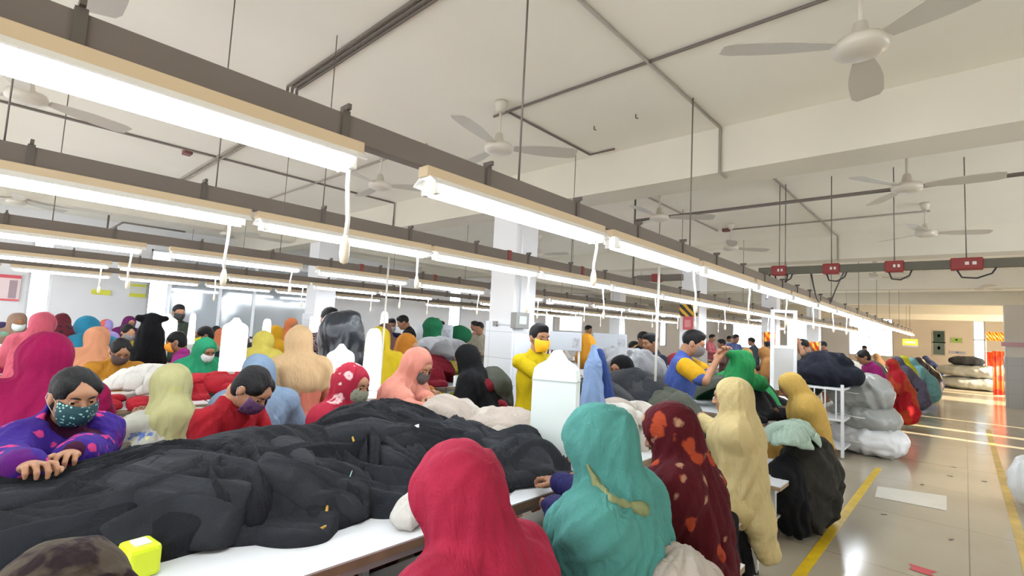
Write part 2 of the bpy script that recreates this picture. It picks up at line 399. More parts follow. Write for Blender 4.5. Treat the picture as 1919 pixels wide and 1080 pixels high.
    # ---------- face details
    if lod < 2 and facecut:
        for sx in (-1, 1):
            m = MB(); prof = [(0.0001, -.0115)]+[(.0115*math.cos(t), .0115*math.sin(t)) for t in np.linspace(-1.3, 1.3, 9)]+[(0.0001, .0115)]
            m.lathe(prof, n=14); vs = np.array(m.v); vs = vs[:, [0, 2, 1]]; vs = tr(vs+np.array([sx*.03, .0715, -.001]), HM)
            m.v = [tuple(v) for v in vs]; m.mi = [1 if (i//14) >= 7 else 0 for i in range(len(m.f))]
            m.build('eye', [EYEW, IRIS], root)
            b = MB(); pts = [(sx*(.012+.034*t), .0955-.012*t*t, .018+.006*math.sin(t*2.6)) for t in np.linspace(0, 1, 6)]
            b.tube(tr(np.array(pts), HM), [.0015, .003, .0034, .003, .002, .001], 6); b.build('eyebrow', HAIR, root)
        if not mask:
            pass
    if mask:
        nu, nv = (25, 15) if lod < 2 else (11, 7); vs = []; 
        for j in range(nv):
            v = j/(nv-1); zc = -.008-.098*v; fr = .104+.012*math.sin(v*math.pi*.8)-.030*v**2.5; wd = .064+.008*math.sin(v*math.pi)-.024*v*v
            for i in range(nu):
                u = (i/(nu-1)*2-1); an_ = u*R(82)
                nose = .010*math.exp(-(u*4)**2)*(1-v)**.5
                pl = .0012*math.sin(v*26)*(1-u*u) if lod < 2 else 0
                vs.append((wd*1.04*math.sin(an_), fr*(.35+.65*math.cos(an_))+nose+pl, zc+.010*(u*u)*(1-2*v)))
        vs = np.array(vs); Q = np.array([[j*nu+i, j*nu+i+1, (j+1)*nu+i+1, (j+1)*nu+i] for j in range(nv-1) for i in range(nu-1)])
        me = mesh_of('face_mask', [(tr(vs, HM), Q, 0)], [mask]); o = link('face_mask', me, root)
        md = o.modifiers.new('thick', 'SOLIDIFY'); md.thickness = .003; md.offset = 0
        if lod < 2:
            for sx in (-1, 1):
                m = MB(); m.tube(tr(np.array([(sx*.064, .03, -.018), (sx*.075, .0, .01), (sx*.082, -.02, .012), (sx*.083, -.028, -.01), (sx*.076, -.018, -.035), (sx*.06, .025, -.075)]), HM), .0013, 5); m.build('ear_loop', mat('white elastic', (225, 222, 216)), o)
    # ---------- hair
    if hair:
        if scarf and hair == 'bun': hair = 'plain'
        hq = [ell((0, -.018, .03), (.08, .094, .089), k=.01)]
        if hair == 'short':
            hq = [ell((0, -.014, .034), (.0785, .096, .09), k=.01), ell((0, .03, .09), (.055, .055, .03), k=.03), ell((0, .105, -.02), (.075, .075, .078), k=.01, op='s'), ell((0, -.06, -.11), (.12, .1, .06), k=.01, op='s'), ell((.08, .0, -.03), (.02, .03, .035), k=.005, op='s'), ell((-.08, .0, -.03), (.02, .03, .035), k=.005, op='s')]
        else:
            hq += [ell((0, -.04, -.03), (.066, .06, .07), k=.03), ell((0, .125, -.035), (.082, .072, .088), k=.008, op='s'), ell((0, .115, .055), (.03, .05, .03), k=.012, op='s')]
            if hair == 'bun': hq += [ell((0, -.115, -.01), (.045, .036, .045), k=.015)]
            if hair == 'long': hq += [cap((0, -.09, -.04), (0, -.125, -.25), .04, .022, k=.03)]
        if hair != 'short' and not scarf or (scarf and not hooded): hq = hq[:-1]+[ell((.046, .03, .045), (.034, .046, .04), k=.015), ell((-.046, .03, .045), (.034, .046, .04), k=.015), ell((0, .12, .035), (.034, .06, .045), k=.014, op='s'), cap((0, .08, .108), (0, -.03, .124), .0035, k=.006, op='s'), ell((0, .13, -.04), (.074, .072, .078), k=.008, op='s')]
        P, Q = blob(hq, hv); P = relax(P, Q, 1)
        if lod < 2: P = P+normals(P, Q)*(vnoise(P*np.array([120, 30, 30]), seed)*.0022)[:, None]
        link('hair', mesh_of('hair', [(tr(P, HM), Q, 0)], [HAIR]), root)
    if cap_:
        P, Q = blob([ell((0, -.005, .06), (.083, .1, .062), k=.01), cap((-.03, .09, .05), (.03, .09, .05), .02, k=.02)], hv); link('cap', mesh_of('cap', [(tr(P, HM), Q, 0)], [cap_]), root)
    fa = foldamp if foldamp is not None else .015
    # ---------- top garment
    if top:
        g = [ell(H+np.array([0, 0, -.0]), (.155*W_*s, .12*s, .12*s), k=.05), cap(H, H+up*.25*s, .142*s*W_, .142*s*W_, k=.05, flat=(0, 1, 0, 1.18)), ell(H+up*.29*s, (.16*W_*s, .12*s, .16*s), rotm(-a), k=.05), cap(sh[0]*.8+sh[1]*.2, sh[1]*.8+sh[0]*.2, .066*s, k=.05), cap(NK-up*.06*s, NK-up*.005*s, .085*s, .06*s, k=.06)]
        for i in (0, 1):
            if sleeve == 'long': g += chain([sh[i], el[i], hd[i]*.9+el[i]*.1], [.066*s, .054*s, .042*s], k=.03)
            elif sleeve == 'half': g += chain([sh[i], el[i]*.8+sh[i]*.2], [.06*s, .058*s], k=.03)
            if pose == 'sit' and bottom is not None: g += chain([H+np.array([(-1, 1)[i]*.09, 0, 0]), kn[i]], [.11*s, .085*s], k=.04)
        if pose == 'sit': g += [cap(H+np.array([0, -.02, -.02]), H+np.array([0, .1, -.14]), .14*s, .12*s, k=.05)]
        elif bottom is not None and bottom != 'trousers' : g += [cap(H, H+np.array([0, 0, -.25]), .15*s, .17*s, k=.05)]
        g += [ell(HC+neckv*.92+hR@np.array([0, .035, .03]), (.05*s, .05*s, .06*s), k=.02, op='s')]
        P, Q = blob(g, cv, cut=(lambda X, Y, Z: (hip-.13)-Z+0*X+0*Y) if pose == 'stand' and sleeve == 'half' else None); P = drape(P, Q, fa*.8, 7, 1.5, seed); P = drape(P, Q, fa*.6, 9, -3.5, seed+4, zf=3); P = relax(P, Q, 1)
        link('tunic', mesh_of('tunic', [(P, Q, 0)], [top]), root)
    if bottom is not None and bottom != 'trousers' and legs:
        g = []
        for i in (0, 1):
            g += chain([H+np.array([(-1, 1)[i]*.085, 0, -.03]), kn[i], an[i]+np.array([0, 0, .04])], [.10*s, .085*s, .075*s], k=.03)
        if pose == 'skirt': pass
        P, Q = blob(g, max(cv, .014)); P = folds(P, Q, fa*.7, (8, 8, 4), seed+9)
        link('trousers', mesh_of('trousers', [(P, Q, 0)], [bottom]), root)
        for sx in (0, 1):
            P, Q = blob([cap(an[sx]+np.array([0, -.03, -.04]), an[sx]+np.array([0, .15, -.05]), .04, .032, k=.02)], .012)
            P[:, 2] = np.maximum(P[:, 2], .003); link('sandal', mesh_of('sandal', [(P, Q, 0)], [mat('sandal brown', (70, 50, 40))]), root)
    if sleeve_mat:
        for i in (0, 1):
            P, Q = blob(chain([sh[i]*.85+el[i]*.15, el[i]*.72+sh[i]*.28], [.079*s, .074*s], k=.03), cv); P = drape(P, Q, .004, 8, 0, seed)
            link('sleeve', mesh_of('sleeve', [(P, Q, 0)], [sleeve_mat]), root)
    # ---------- scarf
    if scarf:
        hh = s*hood
        hq = [ell((0, -.022, .02), (.098*hh/s, .112*hh/s, .108*hh/s), k=.03), cap((0, -.035, -.05), (0, -.045, -.13), .082, .078, k=.05), cap((0, .03, -.085), (0, .0, -.15), .06, .085, k=.04)]
        if facecut: hq += [ell((0, .13, -.012), (.066, .095, .098), k=.012, op='s')]
        g = xf([(q[0], q[1]*s, q[2]*s) + ((q[3],) if q[0] == 'e' else ((q[3][0]*s, q[3][1]*s, None),)) + (q[4], q[5]) for q in hq], M4(hR, HC))
        sub = [q for q in g if q[5] == 's']; g = [q for q in g if q[5] == 'u']
        if not hooded: g = []; sub = xf([cap((0, .0, -.1), (0, .05, .05), .075, .075, k=.02, op='s')], M4(hR, HC))+[cap(NK+np.array([0, .09, .03]), NK+np.array([0, .16, -.1]), .07, .05, k=.03, op='s')]
        b = [cap(sh[0]*.85+sh[1]*.15, sh[1]*.85+sh[0]*.15, .085*s, k=.07), cap(NK-up*.02, HC+neckv*.6, .088*s, .076*s, k=.05),
             ell(H+up*.34*s, (.19*W_*s, .155*s, .17*s), rotm(-a), k=.06)]
        if cape == 'hood': b = [cap(NK-up*.03, HC+neckv*.6, .10*s, .078*s, k=.05), ell(NK-up*.06, (.15*s, .11*s, .07*s), k=.06), cap(NK-up*.05+np.array([0, -.05, 0]), NK-up*.26+np.array([0, -.075, 0]), .1*s, .05*s, k=.05)]
        if cape in ('long', 'full'):
            b += [cap(H+up*.2*s+np.array([0, -.02, 0]), H+up*.05*s, .165*s*W_, .185*s*W_, k=.07, flat=(0, 1, 0, 1.12))]
            for i in (0, 1): b += chain([sh[i], el[i]*.75+sh[i]*.25+np.array([0, -.01, -.01])], [.092*s, .085*s], k=.06)
        if cape == 'full':
            b += [cap(H+np.array([0, -.03, .05]), H+np.array([0, -.06, -.25]), .19*s*W_, .21*s*W_, k=.07)]
            for i in (0, 1): b += chain([el[i], hd[i]*.75+el[i]*.25], [.085*s, .065*s], k=.05)
        if cape == 'short':
            for i in (0, 1): b += chain([sh[i], el[i]*.4+sh[i]*.6], [.086*s, .078*s], k=.06)
        if tail:
            for t in tail:
                pts = [toL(np.array([w[0]-rootxy[0], w[1]-rootxy[1], w[2]])) for w in t[0]]
                for i in range(len(pts)-1): b.append(cap(pts[i], pts[i+1], t[1][i], t[1][i+1], k=.05, flat=(1, 0, 0, t[2]) if len(t) > 2 else None))
        P, Q = blob(g+b+sub, cv)
        tz = HC[2]+.1*s
        if lod == 0: P = drape(P, Q, fa*.35, 26, 1.6, seed+23, (0, NK[1]), tz, 1.8)
        P = drape(P, Q, fa*1.15, 9, .8, seed+3, (0, NK[1]-.02), tz, 1.2); P = drape(P, Q, fa*.8, 11, -3.2, seed+13, (0, NK[1]), tz, 2.2); P = folds(P, Q, 0, seed=seed, amp2=fa*.35, freq2=(10, 10, 10))
        P = relax(P, Q, 1)
        link('scarf', mesh_of('scarf', [(P, Q, 0)], [scarf]), root)
    return root
# ------------------------------------------------------------------ room shell
CZ = 3.33                    # ceiling
BB = 2.94                    # underside of the concrete beams
XL, XR, YF, YB = -13.0, 5.2, 36.0, -3.0
M_ceil = mat('ceiling paint', (247, 243, 231), rough=.9, var=.03, vscale=.8, bump=.08, bscale=12)
M_beam = mat('beam paint', (222, 216, 201), rough=.9, var=.04, vscale=1.2, bump=.08, bscale=10)
M_wall = mat('wall paint', (236, 236, 238), rough=.7, var=.03, vscale=1)
M_warmwall = mat('end wall paint', (238, 224, 204), rough=.8, var=.03, vscale=1)
def tile_mat(name, rgb, sx, sz, rough=.18):
    m = mat(name, rgb, rough=rough, var=.02); N = m.node_tree.nodes; L = m.node_tree.links; b = N['Principled BSDF']
    tc = N.new('ShaderNodeTexCoord'); sp = N.new('ShaderNodeSeparateXYZ'); L.new(tc.outputs['Object'], sp.inputs[0])
    cx = N.new('ShaderNodeMath'); cx.operation = 'ADD'; L.new(sp.outputs[0], cx.inputs[0]); L.new(sp.outputs[1], cx.inputs[1])
    cb = N.new('ShaderNodeCombineXYZ'); L.new(cx.outputs[0], cb.inputs[0]); L.new(sp.outputs[2], cb.inputs[1])
    br = N.new('ShaderNodeTexBrick'); br.offset = 0; br.inputs['Scale'].default_value = 1; br.inputs['Brick Width'].default_value = sx; br.inputs['Row Height'].default_value = sz
    br.inputs['Mortar Size'].default_value = .004; L.new(cb.outputs[0], br.inputs[0])
    c = S(rgb); br.inputs['Color1'].default_value = c; br.inputs['Color2'].default_value = tuple(v*.97 for v in c[:3])+(1,); br.inputs['Mortar'].default_value = tuple(v*.72 for v in c[:3])+(1,)
    L.new(br.outputs[0], b.inputs['Base Color']); return m
M_tile = tile_mat('white wall tile', (232, 236, 242), .4, .3)
M_graytile = tile_mat('grey wainscot tile', (150, 148, 145), .3, .4)
# floor
fm = mat('polished floor', (186, 176, 156), rough=.2, spec=.5)
N = fm.node_tree.nodes; L = fm.node_tree.links; b = N['Principled BSDF']; tc = N.new('ShaderNodeTexCoord')
n1 = N.new('ShaderNodeTexNoise'); n1.inputs['Scale'].default_value = 220; n1.inputs['Detail'].default_value = 2; L.new(tc.outputs['Object'], n1.inputs[0])
n2 = N.new('ShaderNodeTexNoise'); n2.inputs['Scale'].default_value = 1.1; n2.inputs['Detail'].default_value = 5; L.new(tc.outputs['Object'], n2.inputs[0])
mx = N.new('ShaderNodeMix'); mx.data_type = 'RGBA'; L.new(n1.outputs[0], mx.inputs[0]); mx.inputs[6].default_value = S((150, 138, 118)); mx.inputs[7].default_value = S((190, 180, 160))
mr = N.new('ShaderNodeMapRange'); mr.inputs[1].default_value = .4; mr.inputs[2].default_value = .75; mr.inputs[4].default_value = .5; L.new(n2.outputs[0], mr.inputs[0])
m2 = N.new('ShaderNodeMix'); m2.data_type = 'RGBA'; L.new(mr.outputs[0], m2.inputs[0]); L.new(mx.outputs[2], m2.inputs[6]); m2.inputs[7].default_value = S((144, 132, 112))
br = N.new('ShaderNodeTexBrick'); br.offset = 0; br.inputs['Scale'].default_value = 1; br.inputs['Brick Width'].default_value = 1.5; br.inputs['Row Height'].default_value = 1.5; br.inputs['Mortar Size'].default_value = .005
br.inputs['Color1'].default_value = br.inputs['Color2'].default_value = (1, 1, 1, 1); br.inputs['Mortar'].default_value = (.6, .58, .55, 1); L.new(tc.outputs['Object'], br.inputs[0])
m3 = N.new('ShaderNodeMix'); m3.data_type = 'RGBA'; m3.blend_type = 'MULTIPLY'; m3.inputs[0].default_value = 1; L.new(m2.outputs[2], m3.inputs[6]); L.new(br.outputs[0], m3.inputs[7]); L.new(m3.outputs[2], b.inputs['Base Color'])
r2 = N.new('ShaderNodeMapRange'); r2.inputs[3].default_value = .07; r2.inputs[4].default_value = .24; L.new(n2.outputs[0], r2.inputs[0]); L.new(r2.outputs[0], b.inputs['Roughness'])
def struct(name, mb, m): return tag(mb.build(name, m), kind='structure')
struct('floor', MB().box(XL-.3, XR+.3, YB, YF+.3, -.15, 0), fm)
struct('ceiling', MB().box(XL-.3, XR+.3, YB, YF+.3, CZ, CZ+.2), M_ceil)
BY = [4.12+5.33*i for i in range(-1, 6)]
for y in BY: struct('ceiling_beam', MB().box(XL, XR, y, y+.4, BB, CZ+.02), M_beam)
# beams along y on the column lines
for x in (-9.95,): struct('ceiling_beam', MB().box(x, x+.35, YB, YF, BB+.06, CZ+.02), M_beam)
# left wall with tall slot windows
M_light = mat('window daylight', (240, 248, 255), emit=2.6)
wy = [(.64, .98), (2.5, 2.92), (6.2, 6.6), (11.0, 11.55), (16.3, 16.9), (21.5, 22.2), (27, 27.8)]
mb = MB(); y0 = YB
for a, c in wy+[(YF, YF)]:
    mb.box(XL-.25, XL, y0, a, 0, CZ); 
    if c > a: mb.box(XL-.25, XL, a, c, 0, .95).box(XL-.25, XL, a, c, 2.86, CZ)
    y0 = c
struct('wall_left', mb, M_wall)
M_frame = mat('white aluminium', (232, 234, 236), rough=.35, metal=.1)
M_glass = mat('clear glass', (225, 238, 245), rough=.02, trans=1.0)
for i, (a, c) in enumerate(wy):
    f = MB(); f.box(XL-.12, XL-.04, a, a+.04, .95, 2.86).box(XL-.12, XL-.04, c-.04, c, .95, 2.86).box(XL-.12, XL-.04, a, c, .95, .99).box(XL-.12, XL-.04, a, c, 2.82, 2.86).box(XL-.12, XL-.04, a, c, 2.2, 2.24)
    o = tag(f.build('window_%d' % (i+1), M_frame), kind='structure')
    MB().box(XL-.09, XL-.08, a+.03, c-.03, .98, 2.83).build('window_glass', M_glass, o)
# far wall
fw = [(-5.2, -3.05, 1.0, 3.3), (.33, .80, .1, 3.2), (-8.6, -6.6, 1.0, 3.0), (-12, -10, 1., 3.)]
fw.sort(); mb = MB(); x0 = XL
for a, c, z0, z1 in fw+[(XR, XR, 0, 0)]:
    mb.box(x0, a, YF, YF+.25, 0, CZ, 1 if x0 < -4 else 0)
    if c > a: mb.box(a, c, YF, YF+.25, 0, z0, 1 if a < -6 else 0).box(a, c, YF, YF+.25, z1, CZ+.01, 1 if a < -6 else 0)
    x0 = c
struct('wall_far', mb, [M_warmwall, M_wall])
for i, (a, c, z0, z1) in enumerate(fw):
    f = MB(); f.box(a, a+.05, YF+.05, YF+.13, z0, z1).box(c-.05, c, YF+.05, YF+.13, z0, z1).box(a, c, YF+.05, YF+.13, z0, z0+.05).box(a, c, YF+.05, YF+.13, z1-.05, z1).box(a, c, YF+.05, YF+.13, z0+(z1-z0)*.66, z0+(z1-z0)*.66+.05)
    o = tag(f.build('window_%d' % (i+10), M_frame), kind='structure'); MB().box(a+.03, c-.03, YF+.08, YF+.09, z0+.03, z1-.03).build('window_glass', M_glass, o)
# right wall with openings that let the low sun in
wr = [(4.9, 9.6)]  # made-up opening out of view, holds the glowing fill pane
ro = wr+[(11.75, 11.98), (13.0, 13.28), (15.0, 15.15), (20.8, 22.6), (24.5, 30.5)]
mb = MB(); y0 = YB
for a, c in ro+[(YF, YF)]:
    mb.box(XR, XR+.25, y0, a, 0, CZ)
    if c > a: mb.box(XR, XR+.25, a, c, 0, .25 if (a, c) not in wr else 1.1).box(XR, XR+.25, a, c, 2.7, CZ)
    y0 = c
struct('wall_right', mb, M_warmwall)
M_fillpane = mat('glowing fill pane', (236, 244, 255), rough=.6, emit=5.0)  # emissive pane added to brighten the ceiling bay past the first beam
for i, (a, c) in enumerate(wr):
    f = MB(); n_ = 5
    for k in range(n_+1): y_ = a+(c-a-.05)*k/n_; f.box(XR+.06, XR+.14, y_, y_+.05, 1.1, 2.7)
    f.box(XR+.06, XR+.14, a, c, 1.1, 1.15).box(XR+.06, XR+.14, a, c, 2.65, 2.7)
    o = tag(f.build('window_%d' % (i+20), M_frame), kind='structure'); MB().box(XR+.09, XR+.11, a, c, 1.12, 2.68).build('fill_pane', M_fillpane, o)  # invented window: frame and glowing pane serve only as unseen fill light
# warm daylight carried in through the right-hand windows
for (a, c, e) in ((20.8, 22.6, 60), (24.5, 30.5, 260)):
    al = bpy.data.lights.new('window_daylight', 'AREA'); al.shape = 'RECTANGLE'; al.size = c-a; al.size_y = 2.3; al.energy = e; al.color = (1, .87, .68)
    ao = bpy.data.objects.new('window_daylight', al); COL.objects.link(ao); ao.location = (XR+.1, (a+c)/2, 1.5); ao.rotation_euler = (0, R(90), 0); al.size, al.size_y = 2.3, c-a
for (a, c) in wy[1:]:
    al = bpy.data.lights.new('window_daylight', 'AREA'); al.shape = 'RECTANGLE'; al.size, al.size_y = 1.9, c-a; al.energy = 75; al.color = (.93, .97, 1)
    ao = bpy.data.objects.new('window_daylight', al); COL.objects.link(ao); ao.location = (XL-.2, (a+c)/2, 1.9); ao.rotation_euler = (0, R(-90), 0)
for (a, c, z0, z1) in fw:
    if c-a < 1: continue
    al = bpy.data.lights.new('window_daylight', 'AREA'); al.shape = 'RECTANGLE'; al.size, al.size_y = c-a, 2; al.energy = 190; al.color = (.95, .98, 1)
    ao = bpy.data.objects.new('window_daylight', al); COL.objects.link(ao); ao.location = ((a+c)/2, YF+.2, 2); ao.rotation_euler = (R(-90), 0, 0)
# columns
def column(n, x0, x1, y0, y1, tiled=1.62, m2=None, low=None):
    mb = MB(); mb.box(x0, x1, y0, y1, tiled, CZ, 0)
    mb.box(x0-.025, x1+.025, y0-.025, y1+.025, 0, tiled, 1)
    o = mb.build('column', [M_wall, m2 or M_tile]); return tag(o, kind='structure')
column(1, -4.16, -3.78, 4.14, 4.52)
column(2, -4.16, -3.78, 9.47, 9.85, 1.3, M_graytile)
column(3, -9.0, -8.62, 4.14, 4.52); column(4, -9.0, -8.62, 9.47, 9.85, 1.3); column(5, -9.0, -8.62, 14.8, 15.18, 1.3); column(6, -4.16, -3.78, 14.8, 15.18, 1.3)
column(7, -4.16, -3.78, 20.13, 20.5, 1.3)
tag(MB().box(.86, 1.5, 20.13, 20.75, 1.45, CZ, 0).box(.84, 1.52, 20.11, 20.77, 0, 1.45, 1).build('column', [mat('grey column paint', (205, 202, 198), rough=.8), M_graytile]), kind='structure')  # big right column, plain grey above grey tile
# office partition of glass at the left wall
o = MB()
for y in (2.62, 3.55, 4.25): o.box(-11.95, -11.88, y, y+.06, 0, 2.7)
o.box(-11.95, -11.88, 2.62, 5.6, 2.66, 2.74).box(-11.95, -11.88, 2.62, 5.6, 1.0, 1.05)
pt = tag(o.build('glass_partition', M_frame), 'glass office partition with white frame standing before the left wall', 'partition')
M_og = mat('dark office glass', (176, 182, 186), rough=.08, spec=.8, metal=.2)
for y0, y1 in ((2.68, 3.55), (3.61, 4.25), (4.31, 5.6)): MB().box(-11.93, -11.91, y0, y1, 0.03, 2.66).build('pane', M_og, pt)

# floor markings (tape on the floor)
M_yel = mat('yellow floor tape', (206, 172, 30), rough=.4, var=.15, vscale=9)
yl = MB().box(-.875, -.805, 1.2, 8.0, 0, .0025); tag(yl.build('floor_marking', M_yel), kind='structure')
a = at_z(1875, 890, 0); c = at_z(1912, 1010, 0)
xx = (a.x+c.x)/2
tag(MB().box(xx-.03, xx+.04, 2, 14, 0, .0025).build('floor_marking', mat('worn yellow tape', (190, 160, 84), rough=.4, var=.25, vscale=5)), kind='structure')
pq = [at_z(1645, 912, 0), at_z(1775, 930, 0), at_z(1775, 958, 0), at_z(1640, 932, 0)]
m = MB(); m.add([(p.x, p.y, .003) for p in pq], [(0, 3, 2, 1)]); tag(m.build('floor_patch', mat('pale floor patch', (216, 212, 200), rough=.3, var=.05)), kind='structure')
c = at_z(1728, 1070, 0); m = MB(); m.add([(c.x-.07, c.y-.05, .003), (c.x+.07, c.y-.06, .003), (c.x+.05, c.y, .003), (c.x+.085, c.y+.06, .003), (c.x-.08, c.y+.07, .003), (c.x-.05, c.y, .003)], [(0, 1, 2, 3, 4, 5)])
tag(m.build('floor_tape', mat('red tape', (186, 62, 70), rough=.5)), 'torn piece of red tape stuck on the floor of the aisle', 'tape')
random.seed(4)
for k, (px, py) in enumerate(((1657, 965), (1788, 876), (1729, 909), (1744, 817), (1845, 903), (1783, 1012), (1781, 893))):
    c = at_z(px, py, 0); t = random.random()*3; L_ = .05; m = MB(); m.obox((c.x, c.y, .003), (L_*math.cos(t)*.5, L_*math.sin(t)*.5, 0), (-.008*math.sin(t), .008*math.cos(t), 0), (0, 0, .002))
    tag(m.build('fabric_scrap', mat('grey lint', (96, 88, 76))), 'small dark scrap of yarn lying on the aisle floor', 'scrap', 'scraps on the aisle floor')

# ------------------------------------------------------------------ lamp rows
ORD = ['first', 'second', 'third', 'fourth', 'fifth', 'sixth', 'seventh', 'eighth', 'ninth', 'tenth', 'eleventh', 'twelfth', 'thirteenth', 'fourteenth', 'fifteenth', 'sixteenth', 'seventeenth', 'eighteenth', 'nineteenth', 'twentieth', 'twenty-first', 'twenty-second']
M_hous = mat('lamp housing cream', (204, 182, 148), rough=.5); M_refl = mat('white reflector', (240, 240, 236), rough=.35)
M_tube = mat('fluorescent tube', (240, 247, 255), emit=TUBE_E); M_hold = mat('lamp holder', (225, 222, 214), rough=.4)
M_cord = mat('white cord', (226, 224, 216), rough=.5); M_trunk = mat('grey lighting trunking', (112, 102, 93), rough=.55, var=.06, vscale=3); M_dark = mat('dark clip', (92, 84, 76), rough=.5)
M_rod = mat('threaded rod', (120, 112, 104), rough=.5, metal=.4)
LZ = 2.05
def make_lamp():
    r = empty('batten_lamp'); h = .565
    MB().box(-.028, .028, -h-.03, h+.03, .026, .066, bev=.004).build('housing', M_hous, r)
    m = MB(); m.add([(-.064, -h-.02, -.002), (-.028, -h-.02, .024), (.028, -h-.02, .024), (.064, -h-.02, -.002), (-.064, h+.02, -.002), (-.028, h+.02, .024), (.028, h+.02, .024), (.064, h+.02, -.002),
                     (-.067, -h-.02, .002), (-.03, -h-.02, .029), (.03, -h-.02, .029), (.067, -h-.02, .002), (-.067, h+.02, .002), (-.03, h+.02, .029), (.03, h+.02, .029), (.067, h+.02, .002)],
                    [(0, 1, 5, 4), (1, 2, 6, 5), (2, 3, 7, 6), (8, 12, 13, 9), (9, 13, 14, 10), (10, 14, 15, 11), (0, 4, 12, 8), (3, 11, 15, 7), (0, 8, 9, 1), (1, 9, 10, 2), (2, 10, 11, 3), (4, 5, 13, 12), (5, 6, 14, 13), (6, 7, 15, 14)])
    m.build('reflector', M_refl, r)
    for sx in (-1, 1):
        MB().tube([(sx*.032, -h+.03, -.014), (sx*.032, h-.03, -.014)], .017, 12).build('tube', M_tube, r)
        for sy in (-1, 1): MB().box(sx*.03-.014, sx*.03+.014, sy*(h-.012)-.012, sy*(h-.012)+.012, -.034, .026, bev=.004).build('lamp_holder', M_hold, r)
    return r
lamp0 = make_lamp()
def add_cord(lamp, y, L_, k):
    m = MB(); random.seed(k); dx = random.uniform(-.03, .03)
    m.tube([(0, y, .02), (dx*.1, y, -.3*L_), (dx*.6, y+dx*.2, -.7*L_), (dx*.7, y, -L_)], .0075, 8); c = m.build('pull_cord', M_cord, lamp)
    MB().lathe([(.001, -.06), (.012, -.055), (.016, -.03), (.015, .0), (.008, .03), (.001, .032)], (dx*.7, y, -L_), 10).build('pull_switch', mat('cream switch', (226, 214, 190), rough=.35), c)
rows = [(-1.43, -.245, 1.27, 19, 'nearest', -.035), (-2.85, -.22, 1.22, 18, 'second', -.035), (-5.2, -.30, 1.36, 16, 'third', -.06), (-7.75, -1.35, 1.25, 15, 'fourth', -.06), (-10.4, -1, 1.28, 12, 'fifth', -.06)]
lampn = 0
for ri, (x, ys, pitch, n, nm, bx) in enumerate(rows):
    for i in range(n):
        if ri >= 3 and 5.6 < ys+pitch*i < 6.8: continue
        lo = lamp0 if lampn == 0 else copy_tree(lamp0)
        lo.location = (x, ys+pitch*i+pitch/2-.02-(.17 if ri == 0 and i == 0 else 0), LZ); lampn += 1
        tag(lo, 'lit twin tube lamp, %s from the near end of the %s row' % (ORD[i], nm), 'lamp', 'fluorescent lamps over the tables')
        lo.name = 'batten_lamp'
        lo['_k'] = (ri*100+i)
lamps = {int(o['_k']): o for o in COL.objects if '_k' in o}
for o in lamps.values(): del o['_k']
for k, o in lamps.items():
    ri, i = divmod(k, 100)
    if ri < 3 and i < 7: add_cord(o, .56 if ri == 0 else .5, (.27, .3, .28)[ri] if i != 1 else .2, k)
    elif ri < 4 and i < 11: add_cord(o, .5, .28, k)
# trunking
for ri, (x, ys, pitch, n, nm, bx) in enumerate(rows):
    t = empty('lighting_trunking', (x+bx, 0, 0), 0, 'long grey trunking rail above the %s lamp row from the aisle' % nm, 'rail', 'lighting trunking')
    y1 = ys+pitch*n+.1; MB().box(-.026, .026, YB+.4, y1, 2.119, 2.203, bev=.003).build('rail', M_trunk, t)
    y = .1
    k = 0
    while y < y1:
        m = MB(); m.box(-.034, .034, y-.012, y+.012, 2.112, 2.21).box(.0, .05, y-.006, y+.006, 2.21, 2.228); m.build('clip', M_dark, t); y += .64; k += 1
        if y > 9: y += .6
    px_ = {0: [(972, 345), (1293, 465)], 1: [(8, 268), (405, 352), (605, 395)], 2: [(98, 420), (525, 478)]}.get(ri, [])
    ys_ = [at_x(a_, b_, x+bx).y for a_, b_ in px_]; yy = (ys_[-1] if ys_ else 0)+2.6
    while yy < y1: ys_.append(yy); yy += 2.6
    for yy in ys_: rd = MB(); rd.tube([(0, yy, 2.2), (0, yy, CZ)], .005 if ri == 0 else .0035, 6); rd.build('hanger_rod', M_rod, t)
    if ri in (1, 2):
        for yy in (3.05, 4.15): MB().box(-.032, .032, yy-.02, yy+.02, 2.112, 2.21).build('red_joint', mat('dark red plastic', (128, 40, 34), rough=.4), t)
# cross busbar
bz = 2.335; by = 6.02
bb = empty('power_busbar', (0, by, bz), 0, 'dark green-grey power busbar running across the aisle under the ceiling', 'busbar')
MB().box(-1.72, XR, -.03, .03, -.04, .04, bev=.004).build('rail', mat('busbar green grey', (96, 92, 78), rough=.5, var=.1, vscale=4), bb)
M_red = mat('red tap box', (142, 38, 34), rough=.4)
for px in (1461, 1559, 1677, 1812):
    p = at_y(px, 505, by); x = p.x; w = .075 if px < 1700 else .11
    m = MB().box(x-w, x+w, -.045, .045, -.055, .055, bev=.01); o = m.build('tap_box', M_red, bb)
    MB().box(x-w*.1, x+w*.15, -.052, -.044, -.012, .016).box(x+w*.35, x+w*.6, -.052, -.044, -.012, .016).build('label', mat('white label', (230, 226, 220)), o)
    MB().tube([(x, 0, .05), (x, 0, CZ-bz)], .005, 6).build('hanger_rod', M_rod, bb)
    m = MB(); m.tube([(x-w*.6, 0, -.05), (x-w*.3, 0, -.12), (x+w*.6, 0, -.13), (x+w*1.5, 0, -.09), (x+w*1.8, 0, -.03)], .008, 6); m.build('cable', mat('black cable', (52, 50, 48), rough=.5), bb)
bs = empty('power_busbar', (0, by, 2.3), 0, 'short dark busbar with red box left of the long one', 'busbar')
MB().box(-3.25, -2.62, -.03, .03, -.04, .04, bev=.004).build('rail', M_trunk, bs); MB().box(-3.03, -2.9, -.045, .045, -.052, .052, bev=.01).build('tap_box', M_red, bs)
MB().tube([(-2.95, 0, .04), (-2.95, 0, CZ-2.3)], .005, 6).build('hanger_rod', M_rod, bs)
